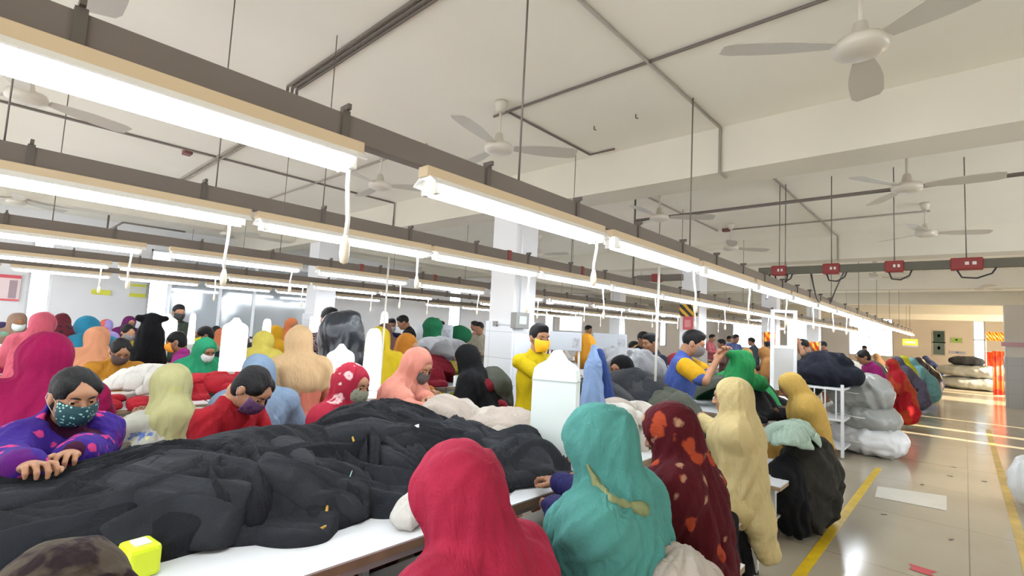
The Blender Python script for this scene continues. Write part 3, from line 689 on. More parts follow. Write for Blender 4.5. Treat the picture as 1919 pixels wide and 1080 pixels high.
def hang(px0, y0, px1, py0, py1, sag, lab):
    a = at_y(px0, py0, by); c = at_x(px1, py1, -1.46); m = MB()
    pts = [a.lerp(c, t)+Vector((0, 0, -sag*math.sin(math.pi*t))) for t in np.linspace(0, 1, 9)]
    m.tube(pts, .009, 6); tag(m.build('power_cable', mat('black cable', (52, 50, 48))), lab, 'cable')
hang(1443, 0, 1437, 515, 560, .05, 'black cable looping from the busbar end down to the lamp rail')
hang(1520, 0, 1540, 510, 565, .12, 'left black cable hanging steeply from the long busbar to the lamp rail')
hang(1583, 0, 1557, 508, 568, -.02, 'right black cable slanting from the long busbar to the lamp rail')
hang(1477, 0, 1470, 512, 535, .03, 'short black cable dropping from the first red box')

# ------------------------------------------------------------------ conduits
M_cond = mat('grey conduit', (160, 152, 140), rough=.5); M_cond2 = mat('dark conduit', (116, 106, 98), rough=.5)
def conduit(pts, r, lab, m=None, n=1, gap=.035):
    t = MB()
    for k in range(n): t.tube([Vector(p)+Vector((0, gap*k, 0)) for p in pts], r, 6)
    return tag(t.build('ceiling_conduit', m or M_cond), lab, 'conduit')
zc = CZ-.012
A = lambda px, py: at_z(px, py, zc)
xc = A(1345, 235).x
for k, nm in ((0, 'topmost'), (1, 'middle'), (2, 'lowest')):
    a = A(540, 162); x_ = a.x+.0; y_ = a.y+.035*k
    t = MB(); t.tube([(x_, y_, 2.9), (x_, y_, zc), (5, y_, zc)], .011, 6); tag(t.build('ceiling_conduit', M_cond2), '%s of three parallel dark pipes crossing the ceiling at upper left' % nm, 'conduit', 'three parallel ceiling pipes')
conduit([(xc, YB, zc), (xc, 4.10, zc), (xc, 4.10, BB-.01), (xc, 4.25, BB-.012)], .012, 'grey conduit running along the ceiling and down the nearest beam face')
yf2 = A(945, 212).y
conduit([(-2.9, yf2, zc), (XR, yf2, zc)], .01, 'long dark conduit from the middle ceiling fan across to the upper right', M_cond2)
p = A(953, 210); q = A(1103, 291); q2 = A(1130, 288)
conduit([(p.x, p.y, zc), (p.x, q.y, zc), (p.x+.28, q.y, zc)], .01, 'bent dark conduit continuing beyond the middle ceiling fan', M_cond2)
c3 = A(1675, 289); xm = A(1433, 318).x
conduit([(A(1200, 360).x, c3.y, zc), (-.35, c3.y, zc)], .012, 'grey conduit feeding the fan just beyond the first beam')
conduit([(xm, 4.7, zc), (xm, 9.42, zc), (xm, 9.42, BB-.02), (xm, 9.55, BB-.02)], .014, 'grey conduit along the ceiling bay beyond the first beam, bending down the second')
c4 = at_z(1730, 397, zc); conduit([(A(1365, 432).x, c4.y, zc), (-.3, c4.y, zc)], .012, 'grey conduit feeding the second fan of the far right bay')
x5 = A(1205, 365).x; conduit([(x5, c3.y, zc), (x5, c4.y, zc)], .011, 'slanting grey conduit joining the two conduits of the second bay')
xz = 2.98; a5 = at_z(1919, 325, xz); conduit([(at_z(1187, 412, xz).x, a5.y, xz), (XR, a5.y, xz)], .014, 'thick dark pipe hung below the ceiling of the second bay', M_cond2, 2, .03)
m = MB(); pp = at_z(1187, 412, xz); m.tube([(pp.x, a5.y, CZ), (pp.x, a5.y, 2.2)], .012, 6); tag(m.build('drop_pipe', M_cond2), 'dark vertical drop pipe at the left end of the thick dark pipe', 'pipe')
y6 = 10.6; conduit([(at_y(1640, 440, y6).x-.3, y6, zc), (XR, y6, zc)], .012, 'dark conduit in the third bay above the cross busbar', M_cond2)
# left part
l0 = A(18, 202); l1 = A(350, 280); l2 = A(735, 380)
conduit([(l1.x, -.6, zc), (l1.x, 4.1, zc), (l1.x, 4.1, BB-.02)], .013, 'long dark conduit along the ceiling at left behind the lamp rows', M_cond2)
conduit([(l1.x-1.7, l1.y+.3, zc), (l1.x+.9, l1.y+.3, zc)], .012, 'pair of pale pipes crossing the left conduit near its box', M_cond, 2, .05)
l3 = A(520, 370); conduit([(l3.x-1.6, A(600, 340).y, zc), (-3.9, A(600, 340).y, zc)], .012, 'pale conduit crossing behind the first lamp of the nearest row')
l4 = A(205, 400); conduit([(l4.x, -1, zc), (l4.x, l4.y+1.6, zc)], .014, 'dark conduit along the ceiling further left', M_cond2)
l5 = A(245, 395); conduit([(l4.x, l4.y, zc), (l4.x, l4.y, 2.98), (l4.x+1.5, l4.y, 2.98), (l4.x+1.5, l4.y+.9, 2.98)], .016, 'bent pipe dropping from the far left conduit', M_cond2)
for k, (px, py) in enumerate(((352, 284), (1362, 430))):
    c = A(px, py); tag(MB().box(c.x-.06, c.x+.06, c.y-.04, c.y+.04, CZ-.05, CZ, bev=.006).build('junction_box', mat('maroon box', (120, 70, 62))), ['small maroon junction box on the left ceiling conduit', 'small junction box on the conduits of the second bay'][k], 'junction box')
for k, (px, py) in enumerate(((1192, 217), (1114, 239))):
    c = A(px, py); tag(MB().tube([(c.x, c.y, CZ), (c.x, c.y, CZ-.03), (c.x+.02, c.y, CZ-.04)], .005, 6).build('ceiling_hook', M_dark), ['small dark hook in the ceiling, right of the pair', 'small dark hook in the ceiling, left of the pair'][k], 'hook')
c = at_y(1668, 158, 4.12-.001)
m = MB()
for dx in (-.025, .025): m.tube([(c.x+dx, 4.112, c.z), (c.x+dx, 4.122, c.z)], .014, 12)
tag(m.build('beam_hole', mat('black hole', (18, 16, 14), rough=1)), 'pair of small black holes on the face of the nearest beam', 'hole')
# rods that hang alone
for k, (px, py, x) in enumerate(((1304, 180, -1.46),)):
    pass
c = A(1003, -20)
# ------------------------------------------------------------------ ceiling fans
M_fan = mat('cream fan enamel', (206, 198, 184), rough=.35, spec=.5); M_fand = mat('fan blade', (196, 190, 178), rough=.4)
def make_fan():
    r = empty('ceiling_fan'); hz = -.38
    MB().lathe([(.001, 0), (.05, 0), (.052, -.02), (.035, -.075), (.02, -.085), (.012, -.085)], n=20).build('canopy', M_fan, r)
    MB().tube([(0, 0, -.07), (0, 0, hz+.09)], .011, 10).build('down_rod', M_fan, r)
    MB().lathe([(.012, .13), (.028, .12), (.04, .06), (.062, .045), (.105, .03), (.115, .005), (.108, -.02), (.07, -.035), (.001, -.04)], (0, 0, hz), 32).build('motor', M_fan, r)
    for k in range(3):
        t = k*2*math.pi/3; ca, sa = math.cos(t), math.sin(t); v = []; n = 10
        for i in range(n+1):
            u = i/n; rr = .12+.5*u; w = .035+.05*math.sin(min(1, u*1.5)*math.pi/2)-.012*u; 
            if i == n: w *= .72
            for sgn in (-1, 1):
                for zz in (-.002, .002): v.append((rr*ca-sgn*w*sa, rr*sa+sgn*w*ca, hz+.01+zz-sgn*w*.18))
        f = []
        for i in range(n):
            b_ = i*4; f += [(b_, b_+4, b_+6, b_+2), (b_+1, b_+3, b_+7, b_+5), (b_, b_+1, b_+5, b_+4), (b_+2, b_+6, b_+7, b_+3)]
        f += [(0, 2, 3, 1), (n*4, n*4+1, n*4+3, n*4+2)]
        MB().add(v, f).build('blade', M_fand, r)
    return r
fans = [(1613, 88, 94, 'largest ceiling fan, at the upper right corner over the aisle'), (935, 278, 47, 'cream ceiling fan in the middle of the nearest bay, hung by the lamp row'), (50, 182, -12, 'ceiling fan at the left edge, behind the first lamp'),
        (1700, 352, 0, 'ceiling fan over the aisle just past the first beam'), (1735, 438, 20, 'small ceiling fan in front of the second beam'), (1236, 408, 30, 'cream ceiling fan left of the aisle past the first beam'),
        (1370, 465, 50, 'small ceiling fan near the second beam, over the nearest lamp row'), (712, 348, 48, 'ceiling fan showing between the first and second lamp of the nearest row'), (32, 378, 0, 'ceiling fan at the left edge below the second lamp row'),
        (425, 438, 35, 'ceiling fan hanging behind the second lamp row'), (1790, 500, 10, 'distant ceiling fan above the long busbar'), (1640, 520, 33, 'distant ceiling fan under the third beam'), (1835, 540, 50, 'distant ceiling fan near the right column'), (1010, 478, 10, 'distant ceiling fan right of the tiled column'), (835, 486, 70, 'distant ceiling fan left of the tiled column')]
fan0 = make_fan()
for i, (px, py, a, lab) in enumerate(fans):
    o = fan0 if i == 0 else copy_tree(fan0)
    hz = CZ-.38
    c = at_z(px, py, hz); o.location = (c.x, c.y, CZ-.004); o.rotation_euler = (0, 0, R(a)); tag(o, lab, 'fan', 'ceiling fans'); o.name = 'ceiling_fan'
c = at_z(290, 20, CZ-.38)
o = copy_tree(fan0); o.location = (at_z(228, -90, CZ-.38).x, at_z(228, -90, CZ-.38).y, CZ-.004); o.rotation_euler = (0, 0, R(58)); tag(o, 'ceiling fan over the first lamp whose blade enters at the top left', 'fan', 'ceiling fans')
# ------------------------------------------------------------------ tables and benches
TH = .80
M_top = mat('white laminate', (228, 230, 232), rough=.25, var=.03, vscale=3); M_edge = mat('bare board edge', (150, 128, 104), rough=.8, var=.15, vscale=12); M_leg = mat('painted steel leg', (190, 190, 186), rough=.5)
def make_table(w, L_, h=TH, name='work_table'):
    r = empty(name)
    o = MB().box(-w/2, w/2, -L_/2, L_/2, h-.006, h, 0).box(-w/2, w/2, -L_/2, L_/2, h-.034, h-.006, 1).build('table_top', [M_top, M_edge], r)
    MB().box(-w/2+.05, w/2-.05, -L_/2+.05, L_/2-.05, h-.08, h-.034).build('frame', M_leg, r)
    for sx in (-1, 1):
        for sy in (-1, 1):
            x, y = sx*(w/2-.07), sy*(L_/2-.08); l = MB().box(x-.02, x+.02, y-.02, y+.02, .012, h-.034).build('leg', M_leg, r); MB().lathe([(.001, 0), (.026, 0), (.026, .014), (.02, .03), (.001, .03)], (x, y, 0), 10).build('foot_cap', mat('black rubber', (25, 25, 26)), l)
    MB().box(-w/2+.06, w/2-.06, -L_/2+.1, L_/2-.1, .18, .2).build('lower_shelf', mat('lower shelf board', (176, 172, 164)), r)
    return r
t0 = make_table(1.0, 2.5); first = True
tabs = [(-1.93, .02, 9, 'nearest'), (-5.12, .0, 8, 'second'), (-7.9, .0, 7, 'third'), (-10.4, -.2, 2, 'fourth')]
TB = {}
for ri, (x, ys, n, nm) in enumerate(tabs):
    for i in range(n):
        y = ys-1.1+2.52*i+1.25+((1.2 if i == 2 else 3.5) if ri == 0 and i >= 2 else 0)
        if 4 < ri: continue
        o = t0 if first else copy_tree(t0); first = False; o.name = 'work_table'
        o.location = (x, y, 0)
        tag(o, 'white work table heaped with garments, %s from the near end of the %s table row' % (ORD[i], nm), 'table', 'work tables')
bn = make_table(.34, 1.05, .47, 'bench'); bn.location = (-.97, 2.1, 0); tag(bn, 'low white bench whose end shows at the bottom behind the teal scarf', 'bench', 'benches along the aisle')
b2 = copy_tree(bn); b2.name = 'bench'; b2.location = (-1.16, 3.24, 0); tag(b2, 'low white bench with a thin leg beside the cream-scarfed woman', 'bench', 'benches along the aisle')
b3 = copy_tree(bn); b3.name = 'bench'; b3.location = (-1.1, .9, 0); tag(b3, 'low bench under the woman in the pink-red scarf', 'bench', 'benches along the aisle')
b4 = copy_tree(bn); b4.name = 'bench'; b4.location = (-1.2, 4.7, 0); tag(b4, 'low bench under the woman in the amber scarf', 'bench', 'benches along the aisle')
for k, y in enumerate((.2, 1.35, 2.5)):
    b_ = copy_tree(bn); b_.name = 'bench'; b_.location = (-2.92, y, 0); tag(b_, 'low bench on the far side of the nearest table, %s from the left' % ORD[k], 'bench', 'benches behind the nearest table')

# ------------------------------------------------------------------ garments as crumpled cloth
GN = {}
def garment(label, m, spine, w, t, zf, group, seed, name='garment', nu=56, nv=34, amp=.014, cat='garment', fold=5., parts=None):
    sp = [Vector((*p, 0)) for p in spine]
    def cr(u):
        n = len(sp)-1; i = min(int(u*n), n-1); f = u*n-i; p0, p1, p2, p3 = sp[max(i-1, 0)], sp[i], sp[i+1], sp[min(i+2, n)]
        return .5*((2*p1)+(p2-p0)*f+(2*p0-5*p1+4*p2-p3)*f*f+(3*p1-p0-3*p2+p3)*f**3)
    U = np.linspace(0, 1, nu); V = np.linspace(-1, 1, nv); C_ = np.array([cr(u)[:] for u in U]); T = np.gradient(C_, axis=0); T /= np.linalg.norm(T, axis=1, keepdims=True)+1e-9
    Nn = np.stack([-T[:, 1], T[:, 0]], 1)
    uu, vv = np.meshgrid(U, V, indexing='ij')
    L_ = sum((sp[i+1]-sp[i]).length for i in range(len(sp)-1))
    ww = (w if not isinstance(w, (tuple, list)) else np.interp(uu, np.linspace(0, 1, len(w)), w))
    ww = ww*(1+.22*vnoise(np.stack([uu.ravel()*L_*7, vv.ravel()*.3, uu.ravel()*0+seed], 1), seed).reshape(uu.shape))
    endf = np.clip(1-np.abs(uu*2-1)**6, 0, 1)**.5
    ww = ww*(.35+.65*endf)
    X = C_[:, 0][:, None]+Nn[:, 0][:, None]*vv*ww/2; Y = C_[:, 1][:, None]+Nn[:, 1][:, None]*vv*ww/2
    pts = np.stack([uu.ravel()*L_*1.6, (vv*ww).ravel()*fold*1.6, uu.ravel()*0+seed*.77], 1)
    wp = vnoise(np.stack([uu.ravel()*L_*4, vv.ravel()*2, uu.ravel()*0+3], 1), seed+2)
    pts[:, 1] += wp*.9
    r = (1-np.abs(vnoise(pts, seed))*2.4).reshape(uu.shape); r = np.clip(r, -1, 1)
    r2 = (1-np.abs(vnoise(pts*np.array([2.1, 2.3, 1]), seed+4))*2).reshape(uu.shape)
    lo = vnoise(np.stack([X.ravel()*5, Y.ravel()*5, X.ravel()*0+seed], 1), seed+6).reshape(uu.shape)
    prof = np.clip(1-np.abs(vv)**2.6, 0, 1)**.5*np.clip(endf, 0, 1)
    base = zf(X, Y)
    top = base+(t*prof+(amp*r+amp*.4*r2+t*.35*lo)*np.clip(prof*1.6, 0, 1))+.002
    bot = base-.012+0*top; top = np.maximum(top, bot+.004)
    P = np.concatenate([np.stack([X, Y, top], -1).reshape(-1, 3), np.stack([X, Y, bot], -1).reshape(-1, 3)]); n = nu*nv
    I = np.arange(n).reshape(nu, nv); q = np.stack([I[:-1, :-1], I[1:, :-1], I[1:, 1:], I[:-1, 1:]], -1).reshape(-1, 4)
    ring = np.concatenate([I[0, :], I[1:, -1], I[-1, -2::-1], I[-2:0:-1, 0]]); rn = np.roll(ring, -1)
    Q = np.concatenate([q[:, ::-1], q+n, np.stack([ring, rn, rn+n, ring+n], -1)[:, ::-1]])
    o = link(name, mesh_of(name, [(P, Q, 0)], [m])); return tag(o, label, cat, group)
def mound(cx, cy, a, b, h, rot=0, p=2., z0=TH):
    c, s_ = math.cos(rot), math.sin(rot)
    def f(X, Y):
        x, y = (X-cx)*c+(Y-cy)*s_, -(X-cx)*s_+(Y-cy)*c
        return z0+h*np.clip(1-(np.abs(x/a)**p+np.abs(y/b)**p), 0, 1)**.75
    return f
def maxf(*fs): return lambda X, Y: np.maximum.reduce([f(X, Y) for f in fs])
def pile(label, group, m, zf, x0, x1, y0, y1, n, w, L_, t, seed, amp=.014, ang=None, name='garment', nu=44, nv=26, cat='garment', fold=5.):
    rn = random.Random(seed)
    for k in range(n):
        x, y = rn.uniform(x0, x1), rn.uniform(y0, y1); a = rn.uniform(0, math.pi) if ang is None else ang+rn.uniform(-.5, .5)
        l = L_*rn.uniform(.8, 1.2); bend = rn.uniform(-.3, .3)*l
        d = np.array([math.cos(a), math.sin(a)]); nn = np.array([-d[1], d[0]]); c = np.array([x, y])
        sp_ = [c-d*l/2, c-d*l/6+nn*bend*.5, c+d*l/6+nn*bend, c+d*l/2+nn*bend*.6]
        lift = .012*(k % 4)
        mm = m[k % len(m)] if isinstance(m, list) else m
        garment(label, mm, sp_, w*rn.uniform(.75, 1.25), t, (lambda X, Y, lift=lift: zf(X, Y)+lift), group, seed*31+k, name, nu, nv, amp, cat, fold)
def heap(label, name, cat, m, prims, v, seed, amp=.012, k=9, top=None, group=None, relaxn=1, fr=(7, 7, 7)):
    P, Q = blob(prims, v); c = P.mean(0); P = drape(P, Q, amp, k, .5, seed, (c[0], c[1]), top, 1.6); P = folds(P, Q, amp*.5, fr, seed+3, amp*.5); P = relax(P, Q, relaxn)
    P[:, 2] = np.maximum(P[:, 2], .003)
    # keep the mesh origin at its own place
    o = link(name, mesh_of(name, [(P-np.array([c[0], c[1], 0]), Q, 0)], [m]), loc=(c[0], c[1], 0)); return tag(o, label, cat, group)

C_blk = cloth('black knit', (41, 44, 51), var=.2, bump=.35, bscale=160); C_blk2 = cloth('soft black knit', (33, 35, 41), var=.2, bump=.35, bscale=160); C_blk3 = cloth('charcoal black knit', (52, 55, 61), var=.2, bump=.3, bscale=140)
C_cream = cloth('cream knit', (232, 220, 206), var=.08, bump=.3, bscale=120); C_cream2 = cloth('pale beige knit', (222, 206, 190), var=.1, bump=.3, bscale=120); C_white = cloth('white knit', (246, 242, 232), var=.04)
C_red = cloth('bright red knit', (206, 24, 42), var=.15); C_dred = cloth('dark red knit', (140, 16, 36), var=.15); C_char = cloth('charcoal knit', (70, 72, 76), var=.15); C_olive = cloth('olive grey knit', (92, 96, 84), var=.15)
C_mint = cloth('mint green knit', (188, 214, 192), var=.08); C_dol = cloth('dark olive cloth', (52, 50, 42), var=.2); C_vblk = cloth('deep black cloth', (20, 20, 24), var=.2); C_green = cloth('bright green knit', (36, 160, 84), var=.15); C_dgreen = cloth('deep green knit', (20, 110, 66), var=.2)
C_grey = cloth('grey sack', (168, 168, 172), var=.05, rough=.5, bump=.2, bscale=12); C_gsack = mat('grey plastic sack', (150, 152, 148), rough=.4, bump=.4, bscale=14, var=.08, vscale=5); C_wsack = mat('white plastic sack', (222, 224, 226), rough=.35, bump=.4, bscale=14, var=.04)
C_navy = cloth('navy black knit', (30, 34, 48), var=.2)
# big black heap on the nearest table
zb = maxf(mound(-2.25, .85, .48, .8, .13, .12), mound(-2.25, 1.45, .36, .5, .22, 0), mound(-2.25, .1, .4, .5, .07), mound(-2.0, 1.6, .42, .5, .16), mound(-1.74, 2.0, .22, .26, .1))
BL = ('black sweater in the big heap on the nearest table', 'black sweaters in the big heap')
big = [([(-2.1, .0), (-2.12, .35), (-2.25, .6)], .38), ([(-2.4, -.1), (-2.3, .3), (-2.35, .7)], .36), ([(-1.98, .3), (-1.95, .55), (-1.9, .8)], .26),
       ([(-2.35, .55), (-2.1, .75), (-1.85, .9), (-1.72, 1.02)], .46), ([(-2.45, .9), (-2.15, 1.0), (-1.9, 1.05), (-1.68, 1.1)], .4), ([(-2.2, .45), (-2.0, .55), (-1.82, .72)], .34),
       ([(-2.4, 1.25), (-2.1, 1.3), (-1.85, 1.35), (-1.7, 1.42)], .36), ([(-2.45, 1.7), (-2.2, 1.6), (-1.95, 1.62), (-1.75, 1.75)], .42), ([(-2.1, 1.9), (-1.9, 1.85), (-1.72, 1.95), (-1.6, 2.1)], .36),
       ([(-2.5, 1.45), (-2.45, 1.1), (-2.42, .8)], .3), ([(-2.35, 2.0), (-2.3, 1.7), (-2.25, 1.4)], .34), ([(-1.68, 1.7), (-1.66, 1.95), (-1.6, 2.2)], .3), ([(-1.9, 1.5), (-1.78, 1.7), (-1.62, 1.85)], .3),
       ([(-2.15, .75), (-1.95, .62), (-1.78, .62)], .34), ([(-2.4, .1), (-2.3, .0), (-2.05, -.1)], .3), ([(-2.1, 1.15), (-1.85, 1.2), (-1.66, 1.3)], .26), ([(-2.3, .9), (-2.25, 1.2), (-2.0, 1.45), (-1.85, 1.6)], .26), ([(-1.98, .78), (-1.86, .95), (-1.72, 1.12)], .24)]
for k, (sp_, w) in enumerate(big):
    garment(BL[0], (C_blk, C_blk2, C_blk3)[k % 3], sp_, w*1.1, .065, (lambda X, Y, l=.012*(k % 3): zb(X, Y)+l), BL[1], 100+k, nu=100, nv=70, amp=.036, fold=4.2)
pile(BL[0], BL[1], [C_blk, C_blk2, C_blk3], zb, -2.38, -2.0, .1, 1.9, 12, .24, .55, .05, 77, .02, nu=60, nv=36, fold=5)
_rn = random.Random(91)
for k in range(15):
    x, y = _rn.uniform(-2.35, -1.88), _rn.uniform(.15, 1.95); a = _rn.uniform(-.6, 2.2); l = _rn.uniform(.5, .85); d = np.array([math.cos(a), math.sin(a)]); nn = np.array([-d[1], d[0]]); c = np.array([x, y]); q = _rn.uniform(-.22, .22)
    garment(BL[0], (C_blk, C_blk2, C_blk3)[k % 3], [c-d*l*.5, c-d*l*.2+nn*q, c+d*l*.15+nn*q*.4, c+d*l*.5-nn*q*.8], [_rn.uniform(.15, .22), .16, .09], .055, (lambda X, Y: zb(X, Y)+.045), BL[1], 400+k, nu=90, nv=34, amp=.016, fold=6)
# little tags and threads on the heap
M_tag = mat('paper tag', (228, 230, 236), rough=.5); M_thr = mat('mustard trim', (176, 140, 50), rough=.8)
from mathutils.bvhtree import BVHTree
_vs, _fs = [], []
for o in [o for o in COL.objects if o.get('group') == BL[1]]:
    b0 = len(_vs); _vs += [v.co for v in o.data.vertices]; _fs += [tuple(b0+i for i in p.vertices) for p in o.data.polygons]
bvh = BVHTree.FromPolygons(_vs, _fs)
def hit(px, py):
    d = Vector(ray(px, py)).normalized(); h = bvh.ray_cast(Vector(_C), d)
    return (h[0], h[1]) if h[0] is not None else (None, None)
def scrap(px, py, w, h, m, lab, name='care_label', cat='label', rot=.3):
    p, n = hit(px, py)
    if p is None: return
    t = n.cross(Vector((math.cos(rot), math.sin(rot), .2))).normalized(); b_ = n.cross(t)
    mb = MB(); mb.obox(p+n*.004, t*w, b_*h, n*.0012); tag(mb.build(name, m), lab, cat)
def thread(pix, r, m, lab, name='thread', cat='thread', lift=.006):
    pts = []
    for q in pix:
        p, n = hit(*q)
        if p is not None: pts.append(p+n*lift)
    if len(pts) > 1: mb = MB(); mb.tube(pts, r, 6); tag(mb.build(name, m), lab, cat)
scrap(780, 801, .012, .016, M_tag, 'white label on top of the black heap near the salmon scarf', rot=.8)
scrap(745, 815, .010, .006, mat('cream label', (206, 200, 170)), 'small cream label left of the white label on the black heap', rot=.2)
scrap(709, 896, .008, .007, M_tag, 'tiny white label in the middle of the black heap', rot=.5)
scrap(544, 967, .010, .003, M_tag, 'thin white label near the mustard trim', rot=1.2)
scrap(460, 957, .003, .008, M_tag, 'thin white label on the front black sweater', rot=.2)
scrap(486, 803, .010, .007, M_tag, 'black and white label at the crest of the heap', rot=.4)
M_yel2 = M_thr
thread([(580, 938), (600, 936), (613, 948), (612, 960), (600, 966)], .006, M_thr, 'mustard curl of trim at the right end of the front black sweater', 'trim', 'trim')
thread([(580, 990), (600, 990), (612, 984), (616, 976)], .006, M_thr, 'lower mustard band of trim beside the curl', 'trim', 'trim')
thread([(490, 1000), (494, 1012), (490, 1017)], .004, M_thr, 'short mustard trim at the bottom edge of the black heap', 'trim', 'trim')
thread([(661, 818), (664, 828), (662, 836)], .005, M_thr, 'small mustard trim near the crest of the heap', 'trim', 'trim')
thread([(95, 970), (105, 963), (125, 955)], .003, mat('white thread', (200, 206, 206)), 'white thread on the left part of the black heap')
thread([(650, 915), (655, 895), (662, 880)], .0022, mat('pale green thread', (140, 190, 180)), 'pale green thread tied on the black heap')
thread([(640, 840), (652, 846), (654, 852)], .002, mat('pink thread', (210, 160, 170)), 'pink and white thread on the black heap')
thread([(0, 905), (18, 893), (40, 892), (52, 880), (56, 872)], .003, M_tag, 'white cord loop running from the hand of the purple shawl figure', 'cord', 'cord', .02)
thread([(605, 905), (612, 912)], .002, mat('pink thread', (210, 160, 170)), 'short pink thread on the black heap')
# cream heap behind it
zc_ = maxf(mound(-2.05, 2.25, .5, .42, .2), mound(-2.3, 2.0, .26, .3, .26), mound(-1.75, 2.35, .28, .3, .1))
pile('cream knitted garment in the heap behind the black sweaters', 'cream garments on the nearest table', [C_cream, C_cream2], zc_, -2.3, -1.62, 1.95, 2.55, 26, .16, .34, .03, 5, .016, nu=50, nv=26, fold=9)
p = at_z(750, 990, .86); heap('small bundle of off-white cloth beside the pink-red scarf', 'cloth_bundle', 'cloth', C_white, [ell((-1.56, 1.22, TH+.05), (.06, .07, .05), k=.03), ell((-1.53, 1.15, TH+.03), (.06, .05, .035), k=.03)], .006, 3, .01, 12)
# plastic box and pink pad on table, lower left
bx = empty('plastic_box', (-1.745, .385, TH), R(8), 'lime green plastic box with a white square lid, at the bottom left', 'box')
MB().box(-.05, .05, -.04, .04, 0, .085, bev=.012).build('body', mat('lime plastic', (214, 232, 40), rough=.3), bx); MB().box(-.026, .026, -.02, .02, .083, .09, bev=.003).build('lid', mat('white plastic', (240, 242, 238), rough=.3), bx)
heap('pale pink folded cloth beside the lime green box', 'folded_cloth', 'cloth', cloth('pale pink', (236, 190, 204)), [ell((-1.8, .31, TH+.03), (.05, .035, .03), k=.02)], .007, 4, .004)

# ------------------------------------------------------------------ lit garment boards
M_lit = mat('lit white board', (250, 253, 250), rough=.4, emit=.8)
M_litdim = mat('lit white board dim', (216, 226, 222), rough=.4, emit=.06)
M_litedge = mat('board edge', (176, 184, 182), rough=.4)
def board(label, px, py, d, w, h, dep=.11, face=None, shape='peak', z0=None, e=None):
    p = at_d(px, py, d); th = math.atan2(p.y, p.x) if face is None else R(face)
    r = empty('lit_garment_board', (p.x, p.y, p.z-h), (th-math.pi/2) if face is None else R(face), label, 'inspection board', 'lit garment boards')
    if shape == 'peak': out = [(-w/2, 0), (w/2, 0), (w/2, h-.19*w/.25*.8), (w*.47, h-.13*w/.25*.8), (w*.38, h-.10*w/.25*.8), (w*.2, h-.07*w/.25*.8), (w*.1, h-.02*w/.25), (w*.05, h), (-w*.05, h), (-w*.1, h-.02*w/.25), (-w*.2, h-.07*w/.25*.8), (-w*.38, h-.10*w/.25*.8), (-w*.47, h-.13*w/.25*.8), (-w/2, h-.19*w/.25*.8)]
    elif shape == 'bottle': out = [(-w/2, 0), (w/2, 0), (w/2, h*.3), (w*.42, h*.5), (w*.3, h*.62), (w*.26, h*.8), (w*.26, h), (-w*.26, h), (-w*.26, h*.8), (-w*.3, h*.62), (-w*.42, h*.5), (-w/2, h*.3)]
    else: out = [(-w/2, 0), (w/2, 0), (w*.36, h*.8), (w*.3, h*.93), (w*.15, h*.99), (0, h), (-w*.15, h*.99), (-w*.3, h*.93), (-w*.36, h*.8)]
    n = len(out); V = []
    for y, k in ((-dep/2, 1), (dep/2, 1)): V += [(x*k, y, z) for x, z in out]
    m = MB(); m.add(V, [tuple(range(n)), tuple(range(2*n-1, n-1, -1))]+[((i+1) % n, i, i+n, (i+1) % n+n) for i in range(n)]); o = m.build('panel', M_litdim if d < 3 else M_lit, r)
    s_ = MB(); s_.box(-w/2-.003, w/2+.003, -dep/2-.004, dep/2+.004, h-.20*w/.25*.82-.006 if shape == 'peak' else .05, h-.20*w/.25*.82 if shape == 'peak' else .056); s_.build('seam', M_litedge, r)
    foot = p.z-h-(TH if over_table(p.x, p.y) else 0)
    if foot > .01: MB().box(-.03, .03, -.03, .03, -foot, .01).build('stand', M_leg, r)
    MB().box(-w*.4, w*.4, -dep*.7, dep*.7, -max(foot, 0)-.0, -max(foot, 0)+.012).build('base', M_leg, r)
    return r
board('tall white glowing garment board with pointed top in front of man in yellow', 1046, 657, 2.75, .245, .72, .12, face=24)
board('white glowing board with pointed top at left, before the yellow-printed scarf', 444, 596, 4.7, .2, .5, .12, face=60)
board('narrow rounded glowing board right of the black garment, seen from its edge', 703, 616, 3.7, .12, .5, .22, face=50, shape='round')
board('glowing board partly covered by the black jacket', 641, 645, 3.9, .2, .4, .14, face=55, shape='peak')
board('small narrow glowing board behind the woman in beige, left of her', 502, 598, 6.2, .09, .42, .2, face=60, shape='round')
board('distant glowing board left of the standing man in dark green', 316, 588, 6.6, .22, .48, .12, face=70)
board('distant narrow glowing board right of the standing man in dark green', 363, 587, 6.8, .08, .42, .18, face=70, shape='round')
board('white bottle-shaped board left of the masked man holding the black jacket', 597, 594, 4.9, .26, .55, .1, face=55, shape='bottle')
board('distant glowing board behind the yellow-clothed woman', 722, 584, 7.5, .12, .5, .2, face=50, shape='round')

# ------------------------------------------------------------------ more heaps, from near to far
def Pz(px, py, z): v = at_z(px, py, z); return (v.x, v.y)
def Pd(px, py, d): return np.array(at_d(px, py, d))
zk = mound(-2.05, 3.15, .42, .45, .3); pile('dark charcoal garment heaped beside the blue denim piece', 'charcoal garments past the glowing board', [C_char, C_blk3, C_vblk], zk, -2.3, -1.8, 2.9, 3.4, 14, .3, .6, .05, 11, .02)
zk = mound(-1.72, 2.95, .3, .35, .22); pile('pale pink-white garment between the teal and maroon scarves', 'pale garments between the scarves', [C_cream, C_cream2, C_white], zk, -1.85, -1.6, 2.75, 3.2, 10, .16, .35, .04, 12, .016)
zk = mound(-1.95, 3.62, .42, .36, .36); pile('charcoal garment in the high heap before the man in blue', 'charcoal garments before the man in blue', [C_char, C_blk3], zk, -2.15, -1.75, 3.45, 3.75, 12, .36, .6, .06, 13, .02)
zk = mound(-1.66, 3.6, .3, .36, .24); pile('olive grey garment with long folds under the cream sleeve', 'olive garments on the table', [C_olive], zk, -1.8, -1.55, 3.4, 3.75, 8, .3, .6, .05, 14, .022)
